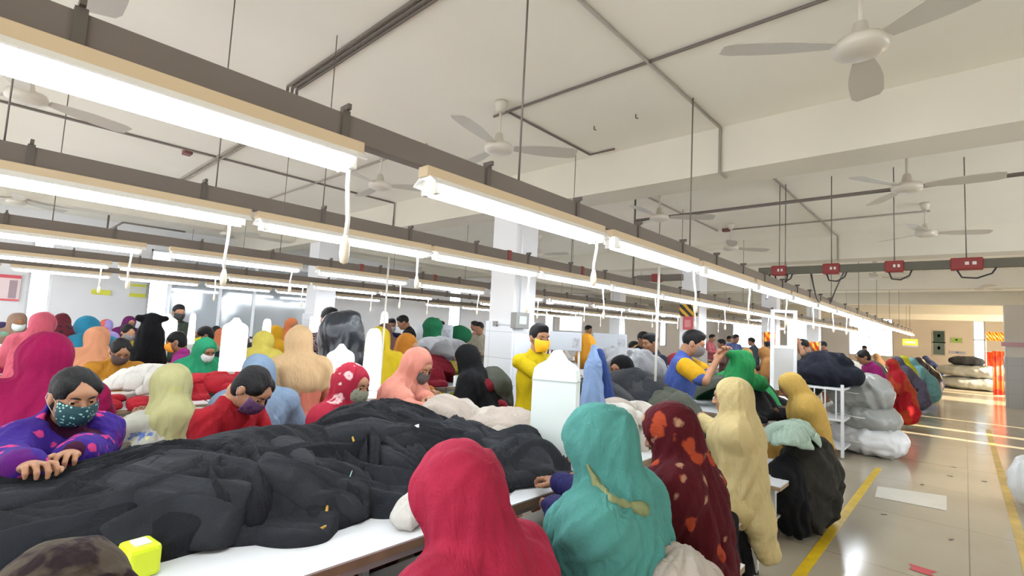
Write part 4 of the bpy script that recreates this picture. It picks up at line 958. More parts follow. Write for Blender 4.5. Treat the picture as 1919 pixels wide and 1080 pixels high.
zk = mound(-1.7, 3.2, .22, .3, .2); pile('white cloth on top of the dark garments near the cream scarf', 'white cloths near the cream scarf', [C_white, C_cream], zk, -1.78, -1.62, 3.1, 3.4, 7, .14, .35, .04, 15, .016)
zk = mound(-1.95, 5.9, .45, .7, .3); pile('green or dark garment heaped on the table behind the green knit', 'green garments farther down the nearest table', [C_dgreen, C_olive, C_green, C_vblk], zk, -2.2, -1.65, 5.4, 6.6, 14, .3, .6, .05, 16, .02)
zk = mound(-1.6, 5.4, .22, .4, .2); pile('black garment on the table between the cream and amber women', 'black garments between cream and amber women', [C_vblk, C_navy], zk, -1.7, -1.5, 5.15, 5.7, 7, .3, .5, .05, 17, .02)
# table 2 heaps
wx, wy_ = Pz(275, 738, .84); rx, ry = Pz(418, 728, .84); kx, ky = Pz(450, 700, .84)
zk = mound(wx, wy_, .36, .36, .2); pile('off-white garment in the white heap on the second table', 'white garments on the second table', [C_white], zk, wx-.15, wx+.15, wy_-.18, wy_+.18, 18, .2, .34, .035, 21, .022)
zk = mound(rx, ry, .35, .45, .12); pile('bright red garment in the long heap on the second table', 'red garments on the second table', [C_red], zk, rx-.12, rx+.12, ry-.3, ry+.3, 12, .24, .45, .04, 22, .016)
zk = mound(-4.75, .85, .12, .25, .03); pile('bright red garment lying flat left of the white heap', 'red garments left of the white heap', [C_red], zk, -4.8, -4.7, .7, .95, 3, .14, .3, .03, 23, .01)
zk = mound(kx, ky, .3, .5, .26); pile('black garment stacked behind the bright red heap', 'black garments behind the red heap', [C_navy, C_vblk, C_char], zk, kx-.1, kx+.1, ky-.3, ky+.3, 10, .22, .8, .05, 24, .016, ang=1.4)
zk = mound(-4.9, 3.9, .35, .4, .26); pile('crimson garment heaped by the feet of the covered board', 'crimson garments by the covered board', [C_red, C_dred], zk, -5.1, -4.7, 3.6, 4.2, 8, .28, .45, .05, 25, .018)
zk = mound(-5.0, 5.4, .4, .6, .22); pile('dark red garment heaped before the woman in the orange scarf', 'dark red garments on the second table', [C_dred], zk, -5.2, -4.75, 5.0, 5.9, 8, .3, .5, .05, 26, .018)
zk = mound(-5.3, 6.6, .45, .8, .32); pile('pale pink or white garment heaped past the orange scarf', 'pale garments far down the second table', [C_cream, cloth('salmon pink', (236, 160, 142)), C_white], zk, -5.4, -4.8, 6.0, 7.2, 10, .34, .6, .06, 27, .018)
zk = mound(-7.8, .35, .4, .6, .2); pile('off-white garment at the left edge of the third table', 'white garments on the third table', [C_white, C_cream], zk, -8.0, -7.6, .0, .8, 10, .3, .5, .05, 28, .014)
for k, (ri, x, y, cs, nm) in enumerate(((0, -1.95, 11.1, [C_vblk, C_char], 'black'), (0, -1.95, 13.6, [C_white, C_cream], 'white'), (0, -1.95, 16.4, [C_olive, C_green], 'green'), (1, -5.1, 9.2, [C_grey, C_white], 'grey'), (1, -5.1, 12, [C_dred, C_red], 'red'), (1, -5.1, 15.5, [C_white], 'pure white'),
                                       (2, -7.9, 3.4, [C_vblk], 'black'), (2, -7.9, 6.6, [C_char, C_grey], 'grey'), (2, -7.9, 10, [C_cream, C_white], 'cream'), (2, -7.9, 13.5, [C_navy, C_dred], 'navy and red'))):
    zk = mound(x, y, .42, 1., .3); pile('%s garment in a distant heap on the %s table row' % (nm, tabs[ri][3]), '%s garments far down the %s table row' % (nm, tabs[ri][3]), cs, zk, x-.25, x+.25, y-.7, y+.7, 8, .34, .6, .06, 40+k, .018, nu=26, nv=16)

# things hanging / lying over the bench by the aisle
heap('heap of dark olive cloth hanging to the floor beside the mint green garments', 'cloth_heap', 'cloth heap', C_dol, [ell((-1.0, 4.95, .42), (.22, .42, .34), k=.1), ell((-.92, 4.8, .25), (.16, .2, .22), k=.08), ell((-.98, 5.2, .3), (.17, .2, .28), k=.08)], .014, 31, .03, 10, .8, None)
heap('black cloth hanging low in front of the dark olive heap', 'cloth_heap', 'cloth heap', C_vblk, [ell((-1.08, 4.62, .34), (.16, .22, .3), k=.1), ell((-1.0, 4.55, .18), (.09, .08, .16), k=.06)], .014, 32, .03, 10, .7, None)
zk = mound(-1.08, 4.75, .2, .34, .1, z0=.72); pile('mint green garment piled on top of the dark olive cloth', 'mint green garments by the aisle', [C_mint], zk, -1.16, -.98, 4.5, 5.05, 20, .12, .26, .03, 33, .018, nu=36, nv=20, fold=9)
heap('black garment hanging over the bench left of the cream scarf tail', 'hanging_garment', 'garment', C_vblk, [ell((-1.3, 3.35, .66), (.12, .22, .14), k=.06), ell((-1.22, 3.2, .56), (.12, .14, .16), k=.06), cap((-1.12, 3.3, .6), (-.98, 3.25, .2), .07, .04, k=.05), cap((-1.05, 3.1, .5), (-.97, 3.0, .3), .05, .04, k=.05)], .012, 34, .018, 10, .8)
tag(MB().box(-1.3, -1.0, 2.95, 3.25, .16, .24, bev=.01).build('storage_box', mat('grey carton', (150, 150, 150))), 'flat grey box on the shelf under the bench by the aisle', 'box')
# garments on a stand beside the woman in black
p = Pd(925, 700, 4.35); b_ = p
st = empty('garment_stand', (p[0], p[1], 0), 0, 'steel stand carrying the olive and red garments by the tiled column', 'stand')
MB().tube([(0, 0, .02), (0, 0, 1.2)], .014, 8).build('pole', M_leg, st); MB().lathe([(.001, 0), (.15, 0), (.15, .02), (.02, .035), (.001, .035)], n=20).build('base', M_leg, st)
for nm, px, py, r_, m, lab in (('olive', 925, 700, (.15, .13, .13), C_olive, 'olive garment draped over the stand beside the woman in black'), ):
    c = Pd(px, py+12, 4.35); q = Pd(940, 755, 4.35)
    heap(lab, 'draped_garment', 'garment', m, [ell(c+[0, 0, -.02], r_, k=.05), cap(c+np.array([.03, .05, -.1]), q, .11, .08, k=.06), cap(q, q+np.array([0, 0, -.22]), .09, .05, k=.05)], .014, 36, .018, 10, 1.2)
c = Pd(910, 725, 4.22); heap('red garment hanging from the same stand as the olive one', 'draped_garment', 'garment', C_dred, [cap(c, c+np.array([.03, .03, -.3]), .05, .035, k=.04), ell(c, (.07, .07, .06), k=.04), cap(c+np.array([.1, .1, -.15]), c+np.array([.14, .14, -.22]), .05, .04, k=.04)], .012, 37, .014, 10, 1.2)
c = Pd(897, 745, 4.2); heap('white garment hanging from the stand, left of the red one', 'draped_garment', 'garment', C_white, [cap(c, c+np.array([.03, .03, -.28]), .05, .03, k=.04)], .012, 38, .012, 10, 1.2)
# denim piece
c0, c1 = Pd(1113, 652, 3.35), Pd(1112, 752, 3.2)
heap('pale blue garment held upright right of the tall glowing board', 'held_garment', 'garment', cloth('pale blue knit', (140, 170, 216), var=.12), [cap(c0, c0*.6+c1*.4, .025, .055, k=.03, flat=(-.5, .86, 0, 1.8)), cap(c0*.6+c1*.4, c1+np.array([0, 0, -.05]), .055, .085, k=.03, flat=(-.5, .86, 0, 1.8))], .009, 39, .01, 8, 1.7)
c0, c1 = Pd(1124, 662, 3.45), Pd(1131, 745, 3.4)
heap('deep blue garment behind the pale blue one', 'held_garment', 'garment', cloth('deep blue knit', (44, 70, 140), var=.15), [cap(c0, c1, .03, .085, k=.03)], .01, 40, .01, 8, 1.7)
# black jacket over board, held by the masked man
c0 = Pd(640, 605, 4.05); c1 = Pd(615, 690, 3.95)
heap('black leather-like jacket pulled over a glowing board by the standing man', 'jacket', 'jacket', mat('black glossy jacket', (34, 38, 46), rough=.32, spec=.6, bump=.3, bscale=30, var=.2), [ell(c0+np.array([0, 0, -.07]), (.13, .17, .15), k=.06), cap(c0+np.array([-.02, 0, -.08]), c1, .15, .07, k=.08), cap(c0+np.array([.05, .1, -.06]), c0+np.array([.07, .13, -.34]), .07, .04, k=.05), ell(c0+np.array([.05, .06, .06]), (.07, .08, .05), k=.05)], .012, 41, .014, 8, 1.65)
# black garment on a form, far left
c = Pd(286, 597, 6.0); heap('black garment on a stand with wide flat top, in front of the left wall', 'draped_garment', 'garment', C_vblk, [cap(c+np.array([-.02, -.13, .0]), c+np.array([.02, .13, .0]), .035, k=.04), cap(c, c+np.array([0, 0, -.2]), .07, .1, k=.06), cap(c+np.array([0, 0, -.2]), c+np.array([0, 0, -.5]), .13, .18, k=.08)], .016, 42, .012, 8, 1.5)
# green knit held by the man in blue
c0, c1, c2 = Pd(1356, 658, 4.6), Pd(1392, 668, 4.7), Pd(1385, 705, 4.7)
heap('bright green knit stretched between the hands of the man in blue', 'held_garment', 'garment', C_green, [cap(c0, c1+np.array([0, 0, -.03]), .03, .07, k=.06, flat=(.8, -.6, 0, 1.6)), ell(c1*.5+c2*.5+np.array([.0, 0, .0]), (.1, .13, .13), k=.08), cap(c1, Pd(1408, 686, 4.75), .05, .03, k=.06), cap(c2, Pd(1372, 715, 4.6), .08, .07, k=.08), cap(c2, Pd(1430, 722, 4.9), .08, .06, k=.08)], .011, 43, .02, 11, 1.6)
# rack with cart, sacks
cx, cy = -1.55, 8.5
ct = empty('garment_trolley', (cx, cy, 0), 0, 'white steel trolley frame under a black heap beside the stacked sacks', 'trolley')
for sx in (-1, 1):
    for sy in (-1, 1): MB().box(sx*.3-.018, sx*.3+.018, sy*.35-.018, sy*.35+.018, .02, 1.0).build('post', M_frame, ct)
for z in (.12, .5, .92):
    MB().box(-.32, .32, -.37, .37, z, z+.03).build('shelf', M_frame, ct)
m = MB()
for i in range(5): m.box(-.3+.13*i, -.285+.13*i, -.36, -.345, .53, .92)
m.build('rails', M_frame, ct)
heap('big heap of black and navy garments on the white trolley', 'garment_heap', 'garment heap', C_navy, [ell((cx, cy, 1.12), (.4, .36, .2), k=.08), ell((cx+.05, cy+.05, 1.3), (.3, .25, .12), k=.08), ell((cx+.34, cy-.05, 1.1), (.16, .2, .12), k=.06)], .018, 45, .03, 9, None)
SK = [(1612, 735, (.36, .34, .27), 'uppermost grey bulging sack by the trolley'), (1620, 779, (.38, .34, .2), 'middle grey sack under the bulging one'), (1628, 826, (.44, .34, .24), 'lowest sack, white, on the floor by the trolley')]
for k, (px, py, r_, lab) in enumerate(SK):
    c = at_y(px, py, 8.95); zz = c.z
    pr = [ell((c.x, c.y, max(zz, r_[2]*.95)), r_, k=.05), ell((c.x+.18, c.y-.1, max(zz, .2)), (r_[0]*.6, r_[1]*.8, r_[2]*.8), k=.08), ell((c.x-.15, c.y+.05, max(zz, .2)), (r_[0]*.65, r_[1]*.8, r_[2]*.85), k=.08)]
    o = heap(lab, 'sack', 'sack', C_wsack if k == 2 else C_gsack, pr, .018, 50+k, .032, 8, None, 'sacks by the trolley'); 
    MB().tube([(-.3, -.32, zz+.02), (0, -.36, zz+.0), (.3, -.3, zz+.03)], .008, 6).build('tie_string', mat('white string', (230, 228, 224)), o)
# sacks on the floor far away, right of the aisle
for k, (px, py, r_, z_) in enumerate(((1815, 712, (1.2, .6, .26), .25), (1822, 699, (1.1, .55, .25), .74), (1808, 688, (.5, .4, .18), 1.14))):
    c = at_y(px, 715, 27.5)
    heap(['lowest long grey sack on the floor at the far right', 'second long grey sack on the far right pile', 'dark sack on top of the far right pile'][k], 'sack', 'sack', (C_gsack, C_gsack, C_char)[k], [ell((c.x, c.y, z_), r_, k=.05), ell((c.x+.2, c.y, z_), (r_[0]*.8, r_[1], r_[2]), k=.05)], .05, 60+k, .03, 6, None, 'far sacks')
c = at_y(1915, 900, 7.3); heap('white sack cut by the right edge of the picture', 'sack', 'sack', C_wsack, [ell((c.x+.13, c.y, .28), (.22, .3, .27), k=.05)], .02, 66, .02, 6)
# grey big sacks in the middle distance
for k, (px, py, d, r_) in enumerate(((1185, 682, 5.3, (.22, .34, .15)), (1160, 672, 5.8, (.2, .25, .12)), (826, 650, 6.4, (.24, .34, .1)))):
    c = Pd(px, py, d); heap(['grey cloth bundle behind the black-hooded head', 'paler grey bundle behind the blue garment', 'grey bundle left of the woman in black'][k], 'bundle', 'bundle', C_grey, [ell(c, r_, k=.05), ell(c+np.array([.05, .1, -.06]), (r_[0]*1.1, r_[1], r_[2]), k=.05)], .016, 70+k, .03, 10)
# partition boards
M_pan = mat('grey partition board', (186, 190, 196), rough=.35)
def panel(label, x0, y0, x1, y1, d, name='partition_board', m=None, th=.025, cat='board', rack=True):
    a, c = Pd(x0, y0, d), Pd(x1, y1, d); z1, z0 = max(a[2], c[2]), min(a[2], c[2]); b_ = Pd(x0, y1, d); e = Pd(x1, y0, d)
    o = empty(name, (a[0], a[1], 0), math.atan2(e[1]-a[1], e[0]-a[0]), label, cat); w = math.hypot(e[0]-a[0], e[1]-a[1])
    MB().box(0, w, -th/2, th/2, z0, z1, bev=.006).build('sheet', m or M_pan, o)
    if rack:
        for x in (.02, w-.02): MB().box(x-.012, x+.012, .014, .038, .0, z1).build('post', M_frame, o)
        MB().box(w*.72, w*.93, -th/2-.003, -th/2, z0+(z1-z0)*.2, z0+(z1-z0)*.7).build('notice', mat('faded notice', (176, 176, 180), pattern=[((150, 150, 156), 30, .45, 'cloud', 2)]), o)
    return o
panel('grey board with a pale notice to the right of the man in yellow', 1030, 621, 1091, 659, 5.6)
panel('grey board on posts right of the orange garment', 1113, 624, 1176, 658, 7.3)
panel('grey board behind the orange-scarfed woman, left of the tiled column', 782, 606, 850, 640, 8)
panel('pale upper board behind the grey boards', 1050, 592, 1092, 622, 9, rack=False, m=M_wall)
# amber hanging garment
c = Pd(1100, 640, 6.2); heap('orange garment hanging between the two grey boards', 'hanging_garment', 'garment', cloth('amber orange', (240, 160, 30)), [cap(c, c+np.array([0, 0, -.2]), .1, .14, k=.05), cap(np.array([c[0], c[1], .02]), c, .016, k=.01), cap(np.array([c[0]-.12, c[1], .02]), np.array([c[0]+.12, c[1], .02]), .02, k=.01)], .016, 80, .008, 8)
c = Pd(812, 610, 7.6); heap('dark green garment on a form behind the orange-scarfed woman', 'hanging_garment', 'garment', C_dgreen, [ell(c, (.16, .14, .12), k=.05), cap(c+np.array([0, 0, -.05]), c+np.array([0, 0, -.4]), .13, .15, k=.05)], .022, 81, .012, 8)
c = Pd(862, 628, 8.5); heap('bright green cloth bundle just left of the tiled column', 'bundle', 'bundle', C_dgreen, [ell(c, (.2, .2, .16), k=.05)], .022, 82, .012, 8)
# white machine frame
fr = empty('machine_frame', (0, 0, 0), 0, 'tall white machine frame with clear side panels behind the amber scarf', 'machine')
for (px0, py0, px1, d, lab) in ((1447, 600, 1490, 6.6, 0),):
    a, e = Pd(px0, 735, d), Pd(px1, 735, d)
    for q in (a, e): MB().box(q[0]-.02, q[0]+.02, q[1]-.02, q[1]+.02, 0, 1.98).build('post', M_frame, fr)
    L_ = np.hypot(*(e-a)[:2]); dv = (e-a)[:2]/L_
    for z in (1.96, 1.48): m = MB(); m.obox(((a[0]+e[0])/2, (a[1]+e[1])/2, z), (dv[0]*L_/2, dv[1]*L_/2, 0), (-dv[1]*.016, dv[0]*.016, 0), (0, 0, .02)); m.build('rail', M_frame, fr)
    m = MB(); m.obox(((a[0]+e[0])/2, (a[1]+e[1])/2, 1.18), (dv[0]*L_/2, dv[1]*L_/2, 0), (-dv[1]*.004, dv[0]*.004, 0), (0, 0, .28)); m.build('panel', mat('grey clear panel', (170, 168, 164), rough=.15), fr)
a = Pd(1450, 730, 6.1); c = at_d(1450, 590, 6.1)
# electrics on the tiled column
eb = empty('switch_box', (-3.755, 4.33, 0), 0, 'grey electrical box with a light window on the tiled column', 'switch box')
bxp = at_x(973, 601, -3.745)
eb.location = (-3.755, bxp.y, 0)
MB().box(-.02, .07, -.11, .11, bxp.z-.09, bxp.z+.09, bev=.006).build('box', mat('grey enclosure', (138, 138, 134), rough=.4), eb); MB().box(.068, .074, -.06, .06, bxp.z-.04, bxp.z+.05).build('window', mat('pale plate', (206, 214, 210), rough=.3), eb)
MB().tube([(.01, 0, bxp.z+.09), (.01, 0, CZ-.02)], .01, 8).build('conduit', M_frame, eb)
c2 = at_y(930, 607, 4.115); cb2 = empty('junction_box', (0, 0, 0), 0, 'small grey box with a short pipe on the left face of the tiled column', 'junction box')
MB().box(c2.x-.03, c2.x+.03, 4.09, 4.14, c2.z-.03, c2.z+.03).build('box', mat('grey enclosure', (138, 138, 134)), cb2); MB().tube([(c2.x, 4.105, c2.z), (-3.74, 4.105, c2.z-.01)], .008, 8).build('pipe', M_frame, cb2)
# signs
def sign(label, pts, kind, name='sign', mats=None, stripes=None, th=.012, text=None):
    """pts: (corner world, x dir, w, h)"""
    c, dx, w, h = pts; c = Vector(c); dx = Vector(dx).normalized(); up = Vector((0, 0, 1)); nrm = dx.cross(up)*1
    o = empty(name, c, math.atan2(dx.y, dx.x), label, 'sign'); MB().box(-w/2, w/2, -th, 0, -h/2, h/2).build('plate', mats[0], o)
    for (x0, x1, z0, z1, m) in (stripes or []): MB().box(x0*w/2, x1*w/2, -th-.004, -th, z0*h/2, z1*h/2).build('print', m, o)
    return o
hz = mat('hazard stripes', (232, 170, 30), rough=.5, pattern=[((190, 60, 20), 3.2, .5, 'stripe', 1)])
hz2 = mat('dark hazard stripes', (226, 176, 40), rough=.5, pattern=[((50, 34, 30), 4, .5, 'stripe', 1)])
p = at_y(1291, 582, 9.44); sign('yellow and dark striped warning board high on the second column', (p, (1, 0, 0), .36, .24), 0, mats=[hz2])
p = at_y(1290, 606, 9.44); sign('red framed notice under the striped board on the second column', (p, (1, 0, 0), .2, .26), 0, mats=[mat('red notice', (196, 84, 90))], stripes=[(-.6, .6, -.6, .5, mat('faded red print', (214, 140, 140)))])
p = at_x(8, 539, XL+.03); sign('red and white notice on the left wall at the picture edge', (p, (0, 1, 0), .42, .48), 0, mats=[mat('notice paper', (236, 214, 214))], stripes=[(-1, 1, .75, 1, mat('red header', (226, 96, 106))), (-1, 1, -1, -.85, mat('red header', (226, 96, 106))), (.3, .8, -.8, .6, mat('grey print', (170, 150, 156)))])
p = at_x(190, 548, XL+.03); sign('small yellow strip sign on the left wall', (p, (0, 1, 0), .3, .1), 0, mats=[mat('yellow sign', (226, 224, 70))])
p = at_x(259, 544, XL+.03); sign('white and yellow card on the left wall beside the yellow strip', (p, (0, 1, 0), .28, .3), 0, mats=[mat('pale card', (226, 228, 214))], stripes=[(-1, 1, .5, .8, mat('yellow sign', (226, 224, 70))), (-1, 1, -1, -.5, mat('yellow sign', (226, 224, 70)))])
for px, py, w, h, col, lab, c2_ in ((1760, 631, .62, .68, (74, 96, 84), 'dark green picture sign, upper of two on the end wall', (190, 210, 190)), (1760, 654, .62, .72, (112, 130, 122), 'grey-green framed board below the dark green sign on the end wall', (140, 150, 144)), (1793, 638, .55, .28, (168, 204, 96), 'light green sign on the end wall', (220, 236, 190)), (1795, 661, .75, .14, (190, 190, 210), 'thin grey-blue strip sign on the end wall', (210, 210, 226))):
    p = at_y(px, py, YF-.02); sign(lab, (p, (1, 0, 0), w*.9, h*1.05), 0, mats=[mat('frame pale '+lab[:6], (214, 204, 186))], stripes=[(-.85, .85, -.85, .85, mat('print '+lab[:9], col)), (-.2, .2, -.1, .35, mat('print2 '+lab[:9], c2_))])
p = at_z(1706, 643, 1.5); p = at_y(1706, 643, 24); sg = sign('yellow hanging sign at the end of the nearest lamp row', (p, (1, 0, 0), .46, .3), 0, mats=[mat('bright yellow sign', (232, 226, 60))], stripes=[(-1, 1, -1, -.6, mat('grey print', (120, 120, 110))), (-.7, .7, -.1, .4, mat('pale print', (236, 238, 200)))])
MB().tube([(0, 0, .15), (0, 0, CZ-p.z)], .008, 6).build('hanger', M_rod, sg)
# orange striped screens at the right
M_or = mat('orange safety cloth', (226, 84, 30), rough=.5, bump=.3, bscale=8, pattern=[((196, 46, 30), 2.2, .45, 'cloud', 1), ((240, 150, 90), 2.6, .33, 'cloud', 5)])
def screen(label, px0, px1, py0, py1, d, m, name='screen', cat='screen', bulge=.03, floor_=False):
    if floor_: d = float((np.array(at_z((px0+px1)/2, py1, 0.))-_C)@_f)
    a, e = Pd(px0, py1, d), Pd(px1, py1, d); z1 = Pd(px0, py0, d)[2]; z0 = max(a[2], .02); n = 20; V = []; 
    for i in range(n+1):
        t = i/n; x, y = a[0]+(e[0]-a[0])*t, a[1]+(e[1]-a[1])*t; w = bulge*math.sin(t*19)+bulge*.5*math.sin(t*37+1)
        for z in (z0, (z0+z1)/2, z1):
            for o_ in (0, .02): V.append((x, y+w+o_, z))
    F = []
    for i in range(n):
        for j in range(2):
            b0 = i*6+j*2; F += [(b0, b0+6, b0+8, b0+2), (b0+1, b0+3, b0+9, b0+7)]
        F += [(i*6, i*6+1, i*6+7, i*6+6), (i*6+4, i*6+10, i*6+11, i*6+5)]
    F += [(0, 2, 3, 1), (2, 4, 5, 3), (n*6, n*6+1, n*6+3, n*6+2), (n*6+2, n*6+3, n*6+5, n*6+4)]
    mb = MB(); mb.add(V, F, 0, True); o = tag(mb.build(name, m), label, cat)
    if not floor_:
        for q in (a, e): MB().box(q[0]-.02, q[0]+.02, q[1]+.03, q[1]+.07, 0, z1).build('post', M_frame, o)
    return o
screen('wide orange-red cloth screen beside the right column', 1862, 1890, 658, 742, 16, M_or, floor_=True)
screen('narrow orange-red cloth screen left of the wide one', 1848, 1864, 660, 722, 17.5, M_or, floor_=True)
screen('orange and yellow striped banner above the orange screens', 1848, 1886, 622, 638, 22, hz)
screen('orange striped panel in the middle distance behind the clear panel', 1513, 1536, 640, 666, 12, hz)
screen('orange striped column wrap in the middle distance', 1429, 1452, 622, 672, 11, hz)
p = at_y(1900, 646, 20.09); sign('faint pink strip on the right column', (p, (1, 0, 0), .5, .12), 0, mats=[mat('pink strip', (190, 150, 160))])
# stool-like white box frames further: loose blue sacks at the far row end
for k, (px, py, d, r_, m) in enumerate(((1741, 725, 15, (.2, .25, .24), cloth('mid blue', (96, 130, 196))), (1755, 712, 18, (.22, .25, .3), cloth('slate blue', (84, 104, 160))))):
    c = Pd(px, py, d); heap(['nearer blue bag on the floor beyond the row of women', 'farther blue bag on the floor beyond the row of women'][k], 'bag', 'bag', m, [ell((c[0], c[1], r_[2]*.95), r_, k=.04)], .03, 90+k, .02, 6)
# vertical poles: white drop pole between maroon and teal, and one further left
tp = at_x(1236, 497, -1.75); q = at_x(1205, 830, -1.75)
m = MB(); m.tube([(tp.x, tp.y, 2.1), (q.x+.0, tp.y-.02, TH)], .01, 8); tag(m.build('drop_pole', mat('pale grey pole', (196, 192, 184), rough=.4)), 'pale vertical pole dropping from a lamp beside the maroon scarf', 'pole')
tp = at_d(727, 520, 4.2); m = MB(); m.tube([(tp.x, tp.y, 2.1), (tp.x, tp.y, TH if over_table(tp.x, tp.y) else 0)], .008, 8); tag(m.build('drop_pole', mat('pale grey pole', (196, 192, 184), rough=.4)), 'thin pale pole right of the narrow glowing board', 'pole')
# ------------------------------------------------------------------ the people
K = cloth
C_pink = K('pink red scarf', (206, 36, 74), var=.12, bump=.3, bscale=200)
C_teal = K('teal scarf', (90, 176, 166), pattern=[((140, 166, 120), 2.6, .27, 'cloud', 11)], bump=.3, bscale=200)
C_maroon = K('maroon floral', (96, 10, 22), pattern=[((170, 66, 36), 9, .30, 'spot', 1), ((186, 140, 110), 9, .2, 'spot', 6), ((50, 20, 60), 7, .18, 'spot', 9)])
C_crs = K('pale cream scarf', (236, 212, 146), var=.06); C_amb = K('amber scarf', (238, 192, 92), var=.08)
C_purp = K('purple shawl', (62, 30, 150), pattern=[((206, 60, 120), 15, .27, 'spot', 2), ((90, 20, 110), 5, .42, 'cloud', 5)])
C_wine = K('wine tunic', (70, 8, 50)); C_mag = K('magenta wool', (176, 8, 82), var=.08)
C_ygs = K('yellow green scarf', (208, 204, 140), pattern=[((186, 184, 112), 7, .3, 'cloud', 4)], var=.08)
C_ygb = K('blue floral print', (214, 214, 196), pattern=[((100, 124, 184), 16, .42, 'cloud', 3), ((226, 220, 160), 12, .24, 'spot', 5)])
C_lbl = K('light blue scarf', (138, 166, 196), var=.08); C_bei = K('beige scarf', (228, 188, 136), var=.05); C_cor = K('coral dress', (240, 132, 106), var=.06)
C_rfl = K('red scarf with rings', (206, 38, 66), pattern=[((238, 196, 196), 9, .30, 'ring', 2), ((240, 220, 210), 13, .12, 'spot', 7)])
C_sal = K('salmon scarf', (238, 150, 128), pattern=[((220, 110, 96), 14, .16, 'cloud', 4)])
C_redj = K('red cardigan', (190, 18, 34)); C_vb = K('burqa black', (16, 16, 20), var=.3)
MK = lambda n, c, p=None: mat('mask '+n, c, rough=.7, pattern=p)
PL = cloth('dark trousers', (54, 50, 60)); PW = cloth('white trousers', (220, 218, 212)); PC = cloth('maroon trousers', (90, 30, 44)); PG = cloth('grey trousers', (110, 112, 116))
P_ = person
# right side of the nearest table, backs to the aisle
P_('person in pink-red headscarf seen from behind, bottom centre, at the nearest table', 836, 846, 1.27, 98, scarf=C_pink, cape='full', top=C_pink, bottom=PL, hp=26, lean=2, width=1.05, foldamp=.018, hood=1.06, seed=5, hair='plain', nudge=False, hands=[(-1.3, 1.22, .86), (-1.34, 1.3, .86)])
teal_ = P_('person in big teal headscarf seen from behind, reaching onto the black heap', 1104, 768, 1.70, 100, scarf=C_teal, cape='long', top=K('navy sleeve', (34, 30, 96)), bottom=K('green floral', (40, 96, 66), pattern=[((120, 190, 130), 12, .3, 'cloud', 3)]), hp=20, lean=0, width=1.1, foldamp=.02, hands=[at_x(1015, 935, -1.42), (-1.5, 1.9, .84)], seed=8, hood=1.1, s=1.02, nudge=False)
P_('person wrapped in dark maroon cloth with orange blossoms, right of the teal scarf', 1238, 759, 2.12, 96, scarf=C_maroon, cape='full', top=C_maroon, bottom=PC, hp=22, lean=-2, width=1.0, foldamp=.02, seed=9, hood=1.0, nudge=False, tail=[([(-.98, 2.15, .8), (-.92, 2.2, .5), (-.9, 2.2, .38)], (.14, .11, .06), 1.)])
P_('person in pale cream headscarf with long tail, one arm stretched over the heap', 1368, 710, 3.15, 100, scarf=C_crs, cape='long', top=K('cream tunic', (232, 208, 140)), bottom=K('brown skirt', (110, 70, 40)), hp=8, lean=-3, width=.92, nudge=False, foldamp=.013, hands=[at_x(1268, 757, -1.75), None], skin=SKIN2, seed=12, tail=[([(-1.04, 3.3, .9), (-.98, 3.3, .7), (-.92, 3.3, .45), (-.88, 3.3, .3)], (.09, .075, .07, .055), 1.)])
P_('person in amber headscarf bending over the table before the trolley', 1468, 704, 4.75, 108, scarf=C_amb, cape='long', top=K('brown floral tunic', (120, 76, 40), pattern=[((200, 150, 70), 12, .3, 'cloud', 3)]), bottom=K('amber skirt', (206, 150, 60)), hp=36, lean=12, width=.86, nudge=False, foldamp=.018, hands=[at_x(1447, 775, -1.55), None], skin=SKIN2, seed=14)
# far side of the nearest table, facing us
HN = lambda px, py, x: at_x(px, py, x)
P_('person with bare dark hair and teal patterned mask in purple floral shawl, holding thread', 150, 690, 2.08, -62, top=C_wine, scarf=C_purp, hooded=False, cape='full', bottom=PL, mask=MK('teal print', (24, 66, 72), [((150, 200, 190), 70, .3, 'spot', 2)]), hp=14, hy=-14, lean=6, curl=1.05, hands=[HN(112, 868, -2.3), HN(56, 876, -2.27)], skin=SKIN2, hair='bun', seed=21)
P_('person with bowed head, dark hair and red cardigan behind the black heap', 500, 697, 2.62, -62, top=C_redj, bottom=PL, mask=MK('violet print', (92, 60, 96), [((60, 40, 80), 30, .3, 'spot', 2)]), hp=42, hy=6, lean=12, hair='long', skin=SKIN2, seed=22)
P_('person in red headscarf with white rings and grey-green mask', 668, 685, 3.0, -58, scarf=C_rfl, cape='long', top=C_rfl, bottom=PC, mask=MK('sage print', (126, 128, 108), [((90, 94, 84), 40, .3, 'spot', 2)]), hp=12, hy=-8, lean=6, skin=SKIN2, seed=23)
P_('person in salmon headscarf and dark mask leaning over the cream heap', 795, 658, 3.5, -60, scarf=C_sal, cape='long', top=C_sal, bottom=PC, mask=MK('dark print', (84, 80, 78), [((50, 48, 50), 40, .3, 'spot', 2)]), hp=26, hy=-16, lean=12, hands=[HN(830, 762, -2.3), HN(812, 775, -2.35)], skin=SKIN2, seed=24)
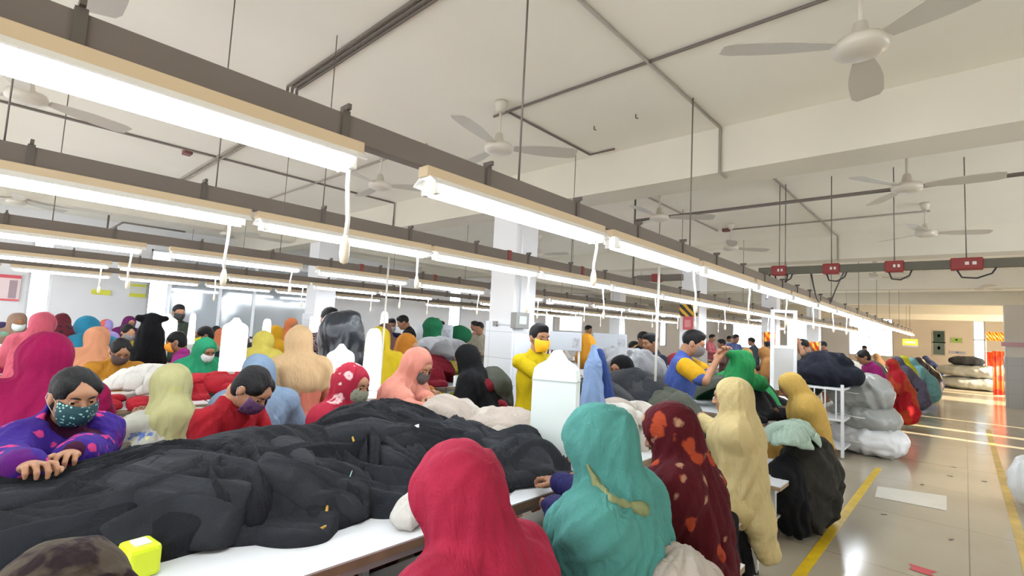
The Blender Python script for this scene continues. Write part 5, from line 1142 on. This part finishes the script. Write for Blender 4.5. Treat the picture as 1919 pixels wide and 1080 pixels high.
# between the first and second table rows, backs to us
P_('person in magenta wool hood seen from behind at the left edge', 92, 632, 2.8, 82, scarf=C_mag, cape='full', top=C_mag, bottom=PL, hp=14, lean=6, width=1.12, seed=31, hood=1.12, s=1.08)
P_('person in yellow-green headscarf over blue and white floral dress, seen from behind', 322, 688, 3.0, 88, scarf=C_ygs, cape='hood', top=C_ygb, bottom=PW, hp=18, lean=6, seed=32, hood=1.08, width=1.05)
P_('person in light blue headscarf behind the bowed red cardigan figure', 487, 668, 3.3, 72, scarf=C_lbl, cape='full', top=C_lbl, bottom=PL, hp=20, lean=12, seed=33)
P_('standing person in beige headscarf and coral dress seen from behind', 560, 613, 3.75, 84, pose='stand', scarf=C_bei, cape='short', top=C_cor, bottom=C_cor, hp=14, lean=7, seed=34, hood=1.0, s=.97)
P_('person all in black leaning over beside the tiled column', 868, 648, 4.35, 118, scarf=C_vb, cape='full', top=C_vb, bottom=C_vb, hp=20, lean=16, seed=35)
P_('person in yellow headscarf behind the narrow glowing board', 712, 616, 4.55, 60, scarf=K('vivid yellow scarf', (240, 206, 20), pattern=[((210, 170, 20), 10, .2, 'cloud', 3)]), cape='full', top=K('pale yellow', (226, 216, 150)), bottom=PW, hp=20, lean=10, seed=36)
# far side of second table
P_('person with dark hair, ochre clothes and dark mask behind the white heap', 232, 637, 4.6, -84, scarf=None, top=K('ochre tunic', (214, 142, 34)), bottom=PL, mask=MK('brown', (70, 50, 46)), hp=30, lean=8, hair='plain', seed=41, width=1.1)
P_('person in green headscarf with white patterned mask behind the red heap', 392, 637, 5.0, -74, scarf=K('sea green scarf', (40, 168, 116)), cape='long', top=K('sea green tunic', (30, 160, 108)), bottom=PL, mask=MK('white floral', (206, 206, 204), [((130, 150, 150), 24, .25, 'spot', 2)]), hp=24, lean=8, seed=42)
P_('person in magenta with orange mask and black hair, in side view', 328, 621, 5.6, 160, top=K('bright magenta', (184, 40, 146)), bottom=PL, mask=MK('orange', (236, 156, 40)), hp=16, lean=8, hair='plain', seed=43, width=1.1)
P_('person in peach headscarf seen from behind, left of the ochre one', 184, 617, 5.3, 84, scarf=K('peach scarf', (250, 168, 122), var=.05), cape='full', top=K('peach tunic', (246, 160, 116)), bottom=PW, hp=22, lean=14, seed=44, width=1.15, hood=1.1)
P_('person in yellow printed headscarf bending before the glowing board', 497, 627, 5.9, 60, scarf=K('printed yellow scarf', (226, 206, 84), pattern=[((196, 130, 80), 16, .2, 'cloud', 3)]), cape='long', top=K('pale yellow', (226, 216, 150)), bottom=PW, hp=34, lean=24, seed=45, hood=1.15)
P_('person in orange headscarf and pale green mask behind the dark red heap', 770, 628, 5.0, -70, scarf=K('orange scarf', (236, 148, 44)), cape='long', top=K('orange tunic', (226, 138, 40)), bottom=PL, mask=MK('pale green', (170, 204, 170)), hp=16, lean=6, skin=SKIN2, seed=46)
P_('person in coral pink headscarf near the tall left window', 86, 591, 5.4, 70, scarf=K('coral pink scarf', (238, 100, 122)), cape='long', top=K('crimson pink', (200, 40, 100)), bottom=PL, hp=26, lean=14, seed=47, hood=1.1)
P_('person in azure headscarf bending forward, left of the peach scarf', 158, 600, 5.9, 110, scarf=K('azure scarf', (40, 150, 190)), cape='short', top=K('dark crimson', (150, 20, 60)), bottom=PL, hp=38, lean=26, seed=48, hood=1.1)
P_('person in dark red patterned shawl behind the azure scarf', 116, 592, 7.6, 90, scarf=K('dark red plaid', (120, 36, 50), pattern=[((40, 34, 40), 12, .4, 'cloud', 3)]), cape='full', top=PL, bottom=PL, hp=40, lean=26, seed=49)
P_('person in sea green hood and white mask at the far left', 37, 588, 6.6, -80, scarf=K('sage and tan scarf', (176, 140, 116), pattern=[((120, 176, 150), 3, .4, 'cloud', 1)]), cape='long', top=K('tan shawl', (190, 150, 126)), bottom=PL, mask=MK('white', (214, 224, 222)), hp=12, lean=6, seed=50)
P_('person in orange and lavender headscarf behind the peach scarf', 203, 601, 8.4, 60, scarf=K('orange lavender scarf', (216, 92, 70), pattern=[((140, 130, 180), 2.4, .5, 'cloud', 6)]), cape='long', top=K('lavender', (140, 130, 176)), bottom=PL, hp=26, lean=16, seed=51)
P_('person in purple hood with dark mask by the left wall', 246, 594, 9.3, -75, scarf=K('violet hood', (116, 30, 100)), cape='long', top=K('violet tunic', (110, 30, 104)), bottom=PL, mask=MK('black', (40, 38, 42)), hp=14, lean=8, seed=52)
P_('person with brown hair, grey mask and yellow scarf round the shoulders', 244, 608, 6.9, -72, top=K('yellow shawl', (232, 204, 30)), bottom=PL, mask=MK('grey', (110, 106, 108)), hp=16, lean=8, hair='plain', seed=53, skin=SKIN2)
P_('standing person in dark green shirt and black mask before the office glass', 337, 571, 6.8, -85, pose='stand', top=K('dark green shirt', (60, 70, 56)), bottom='trousers', mask=MK('black', (40, 38, 42)), hp=6, lean=0, hair='short', sleeve='half', seed=54)
P_('person with yellow mask and brown hair right of the small narrow board', 380, 612, 6.6, 170, top=K('khaki top', (170, 160, 120)), bottom=PL, mask=MK('lime yellow', (232, 226, 40)), hp=20, lean=10, hair='plain', seed=55)
P_('person in navy bending down behind the green scarf', 402, 612, 9.6, 120, top=K('navy top', (36, 50, 80)), bottom=PL, hp=30, lean=26, hair='plain', seed=56)
P_('person in dull orange hood left of the pointed glowing board', 418, 618, 8.0, 60, scarf=K('dull orange scarf', (224, 120, 76)), cape='full', top=PL, bottom=PL, hp=26, lean=16, seed=57)
P_('person in orange hood and patterned mask far behind the beige scarf', 550, 597, 8.2, -70, scarf=K('rust orange scarf', (222, 120, 66)), cape='long', top=K('plum tunic', (110, 60, 100)), bottom=PL, mask=MK('red print', (120, 60, 66)), hp=10, lean=4, seed=58)
P_('person in golden yellow headscarf far behind, left of the beige scarf', 522, 612, 7.0, 40, scarf=K('golden scarf', (244, 176, 20)), cape='full', top=K('plum tunic', (110, 60, 100)), bottom=PL, hp=20, lean=10, seed=59)
P_('standing person with dark cap-like hair, black mask and checked shirt holding the black jacket', 621, 577, 4.75, -96, pose='stand', top=K('dark red check', (74, 40, 50), pattern=[((150, 130, 134), 18, .3, 'stripe', 1)]), bottom='trousers', mask=MK('black', (46, 50, 54)), hp=10, lean=2, hair='short', seed=60, skin=SKIN2, hands=[Pd(612, 668, 4.2), Pd(662, 640, 4.2)])
P_('person with dark hair at the stack of black and blue clothes', 735, 597, 8.8, -110, pose='stand', top=K('black blue jacket', (34, 44, 90)), bottom='trousers', hp=10, lean=4, hair='short', mask=MK('pale', (190, 190, 190)), seed=61)
P_('person in black bent forward beside the green garment on its form', 752, 592, 8.2, 150, pose='stand', top=K('black jacket', (34, 34, 40)), bottom='trousers', hp=26, lean=14, hair='short', seed=62)
P_('person in brown shawl just right of the yellow headscarf', 720, 607, 7.2, 80, scarf=K('brown shawl', (112, 76, 66)), cape='full', top=PL, bottom=PL, hp=20, lean=10, seed=63)
P_('man in yellow T-shirt and yellow mask standing by the tiled column', 1013, 607, 4.02, -104, pose='stand', top=K('yellow T-shirt', (240, 208, 0), var=.05), bottom='trousers', sleeve='half', mask=MK('golden yellow', (250, 190, 30)), hp=6, hy=-6, lean=1, hair='short', seed=64, skin=SKIN2, hands=[Pd(1094, 748, 3.6), Pd(1096, 730, 3.75)], foldamp=.009)
P_('person in black hood reaching a hand to the charcoal heap', 1163, 668, 4.55, 170, scarf=C_vb, cape='full', top=C_vb, bottom=C_vb, hp=12, lean=8, hands=[Pd(1146, 722, 4.1), None], seed=65)
P_('man in blue T-shirt with yellow sleeves and grey mask, arms stretched to the right', 1306, 620, 4.5, -70, pose='stand', top=K('royal blue T-shirt', (80, 108, 200), var=.08), bottom='trousers', sleeve='half', sleeve_mat=K('yellow sleeve', (250, 186, 20)), mask=MK('grey', (110, 112, 112)), hp=18, lean=7, hair='short', seed=66, skin=SKIN2, nudge=False, hands=[Pd(1352, 665, 4.3), Pd(1345, 672, 4.25)])
P_('standing man in dark navy seen from behind beside the second column', 1218, 625, 6.1, 150, pose='stand', top=K('dark navy shirt', (34, 36, 60)), bottom='trousers', sleeve='half', hp=12, lean=4, hair='short', seed=67)
P_('standing man in black shirt partly hidden by the one in dark navy', 1207, 622, 7.5, -110, pose='stand', top=K('black shirt', (40, 42, 50)), bottom='trousers', hp=8, lean=2, hair='short', seed=68)
# down the aisle side
P_('person with dark hair bun in magenta top behind the stacked sacks', 1612, 656, 10.5, 120, top=K('berry top', (166, 20, 112)), bottom=PL, hp=26, lean=20, seed=71, hair='bun')
P_('person with dark hair in orange-red clothes just behind the sacks', 1666, 674, 9.6, 110, nudge=False, top=K('orange red dress', (190, 60, 24), pattern=[((150, 20, 24), 3, .5, 'cloud', 2)]), bottom=C_dred, hp=20, lean=10, seed=72, width=1.1, scarf=K('orange red shawl', (200, 66, 30), pattern=[((160, 20, 30), 3, .5, 'cloud', 2)]), cape='full', hair='bun')
P_('person in lime yellow long scarf, behind the one in orange-red', 1689, 668, 12.0, 100, scarf=K('lime scarf', (208, 206, 30)), cape='full', top=K('olive floral', (80, 70, 50)), bottom=K('olive floral', (80, 70, 50)), hp=20, lean=12, seed=73, width=.95)
P_('person in pale turquoise long scarf, beside the lime yellow one', 1704, 672, 13.2, 108, scarf=K('turquoise scarf', (116, 176, 182)), cape='full', top=K('turquoise dress', (120, 176, 180)), bottom=PL, hp=30, lean=26, seed=74, width=1.1)
P_('person in dark brown scarf farther down the aisle side', 1716, 671, 16, 110, scarf=K('dark brown scarf', (66, 50, 46)), cape='full', top=PL, bottom=PL, hp=34, lean=30, seed=75)
P_('person in pale cream shawl after the dark brown scarf', 1722, 674, 18.5, 110, scarf=K('ivory scarf', (224, 214, 170)), cape='full', top=PW, bottom=PL, hp=34, lean=30, seed=76)
P_('person in blue clothes bending at the far end of the nearest row', 1731, 668, 21.5, 100, scarf=K('slate scarf', (80, 94, 150), pattern=[((190, 110, 90), 4, .3, 'cloud', 2)]), cape='full', top=K('slate dress', (80, 94, 150)), bottom=PL, hp=34, lean=34, seed=77)
P_('person in peach orange hood behind the magenta top', 1640, 663, 17, 80, scarf=K('peach orange scarf', (236, 176, 120)), cape='full', top=PW, bottom=PW, hp=22, lean=12, seed=78)
P_('person in dark blue-grey hood behind the lime yellow scarf', 1676, 670, 11.2, 100, nudge=False, scarf=K('blue grey scarf', (92, 88, 110)), cape='full', top=PL, bottom=PL, hp=28, lean=24, seed=79)
P_('standing person in grey-green with raised arms holding up a garment', 1500, 636, 7.8, 100, pose='stand', top=K('grey green shirt', (74, 84, 78)), bottom='trousers', hp=20, lean=6, hair='short', sleeve='half', seed=80, hands=[Pd(1497, 642, 7.6), Pd(1505, 642, 7.9)])
# distant standing people
FAR = [(890, 602, 11.5, 'salmon shirt, left of the pair by the tiled column', (220, 150, 124), 150), (899, 604, 9.0, 'khaki clothes, right of the pair by the tiled column', (184, 174, 150), 200), (1336, 627, 14, 'red and white clothes just right of the man in blue', (190, 90, 96), -90), (1352, 636, 13, 'dull brown, low beside the red one', (120, 80, 76), 120),
       (1368, 630, 19, 'white, small among the distant group', (214, 214, 218), -100), (1380, 627, 14.6, 'blue and pink, in the distant group', (96, 110, 170), -120), (1408, 633, 15, 'dark grey, at the right end of the distant group', (70, 78, 84), 90), (1541, 640, 11, 'dull plum in front of the orange striped panel', (110, 74, 84), 120), (1441, 640, 10, 'dark brown behind the clear panel', (70, 46, 44), 90),
       (1190, 640, 10.2, 'orange with raised arms left of the two dark men', (226, 160, 60), -80), (1104, 610, 12, 'violet behind the orange garment', (120, 110, 160), -90), (993, 625, 8, 'blue behind the tiled column edge', (50, 70, 160), 200), (1620, 648, 22, 'pale blue at the bright far windows', (140, 160, 200), 100), (828, 602, 10.2, 'black just over the grey board', (44, 44, 50), -90)]
for i, (px, py, d, lab, c, f) in enumerate(FAR):
    P_('distant standing person in '+lab, px, py, d, f, pose='stand', top=K('far top %d' % i, c), bottom='trousers', hp=10, lean=3, hair='short', seed=120+i, lod=2)
FS = [(1385, 664, 8.5, (206, 150, 60), 'ochre', 'left of the pair behind the green knit'), (1405, 655, 9.5, (200, 140, 70), 'tan', 'behind the green knit'), (1428, 652, 9.6, (186, 128, 66), 'light brown', 'beside the clear panel'), (1050, 645, 6.6, (120, 20, 36), 'dark red', 'behind the tall glowing board'), (1192, 648, 8.5, (232, 170, 60), 'saffron', 'left of the man in dark navy'),
      (8, 606, 7.4, (60, 50, 90), 'dark violet', 'cut by the left edge'), (1128, 668, 8, (190, 180, 176), 'pale grey', 'right of the deep blue garment'), (600, 640, 9.9, (110, 70, 80), 'dull plum', 'behind the bottle-shaped board'), (455, 640, 9.6, (150, 120, 100), 'tan brown', 'behind the pointed board at left'), (870, 640, 9.3, (224, 220, 60), 'bright yellow', 'behind the figure in black')]
for i, (px, py, d, c, cn, lab) in enumerate(FS):
    P_('distant seated person in %s headscarf, %s' % (cn, lab), px, py, d, (90, -80)[i % 2], scarf=K('far scarf %d' % i, c), cape='full', top=K('far tunic %d' % i, tuple(int(v*.8) for v in c)), bottom=PL, hp=22, lean=12, seed=150+i, lod=2)
# shawl of the purple figure and patterned head at the bottom left corner
P_('person whose brown camouflage-like headscarf just shows at the bottom left corner', 110, 1030, .80, 90, scarf=K('brown camouflage scarf', (92, 78, 62), pattern=[((40, 24, 28), 14, .42, 'cloud', 3), ((150, 136, 90), 10, .28, 'cloud', 8)]), cape='long', top=K('dark brown tunic', (70, 50, 44)), bottom=PL, hp=30, lean=0, seed=90, nudge=False)

# olive border twisted across the teal scarf
def on_cloth(root, pix, name, part, widths, m, lift=-.002, flat=.35):
    sc = [c for c in root.children if c.name.startswith(part)][0]
    Mw = Matrix.Translation(root.location)@Matrix.Rotation(root.rotation_euler.z, 4, 'Z'); Mi = Mw.inverted()
    bv = BVHTree.FromPolygons([v.co for v in sc.data.vertices], [tuple(p.vertices) for p in sc.data.polygons])
    o_ = Mi@Vector(_C); pr = []; pts = []
    for q in pix:
        d = (Mi.to_3x3()@Vector(ray(*q))).normalized(); h = bv.ray_cast(o_, d)
        if h[0] is not None: pts.append(np.array(h[0]+h[1]*lift))
    if len(pts) < 2: return
    P, Q = blob(chain(pts, widths[:len(pts)], k=.015), .005); P = folds(P, Q, .004, (30, 30, 12), 3); P = relax(P, Q, 1)
    return link(name, mesh_of(name, [(P, Q, 0)], [m]), sc)
C_olb = cloth('olive scarf border', (164, 172, 116), pattern=[((110, 130, 84), 14, .4, 'cloud', 2)])
on_cloth(teal_, [(1102, 872), (1118, 905), (1150, 938), (1186, 950)], 'twisted_border', 'scarf', [.006, .011, .010, .012], C_olb)
on_cloth(teal_, [(1186, 950), (1204, 955)], 'knot', 'scarf', [.014, .022], C_olb)
c = Pd(1268, 1078, 1.5)
heap('cream gathered cloth at the bottom edge, between the teal and maroon figures', 'cloth_bundle', 'cloth', C_cream, [ell(c, (.075, .11, .075), k=.04), ell(c+np.array([.04, .1, -.07]), (.07, .1, .08), k=.05), cap(c+np.array([0, .05, -.05]), np.array([c[0]-.05, c[1]+.1, .5]), .06, .06, k=.04)], .007, 47, .014, 14)
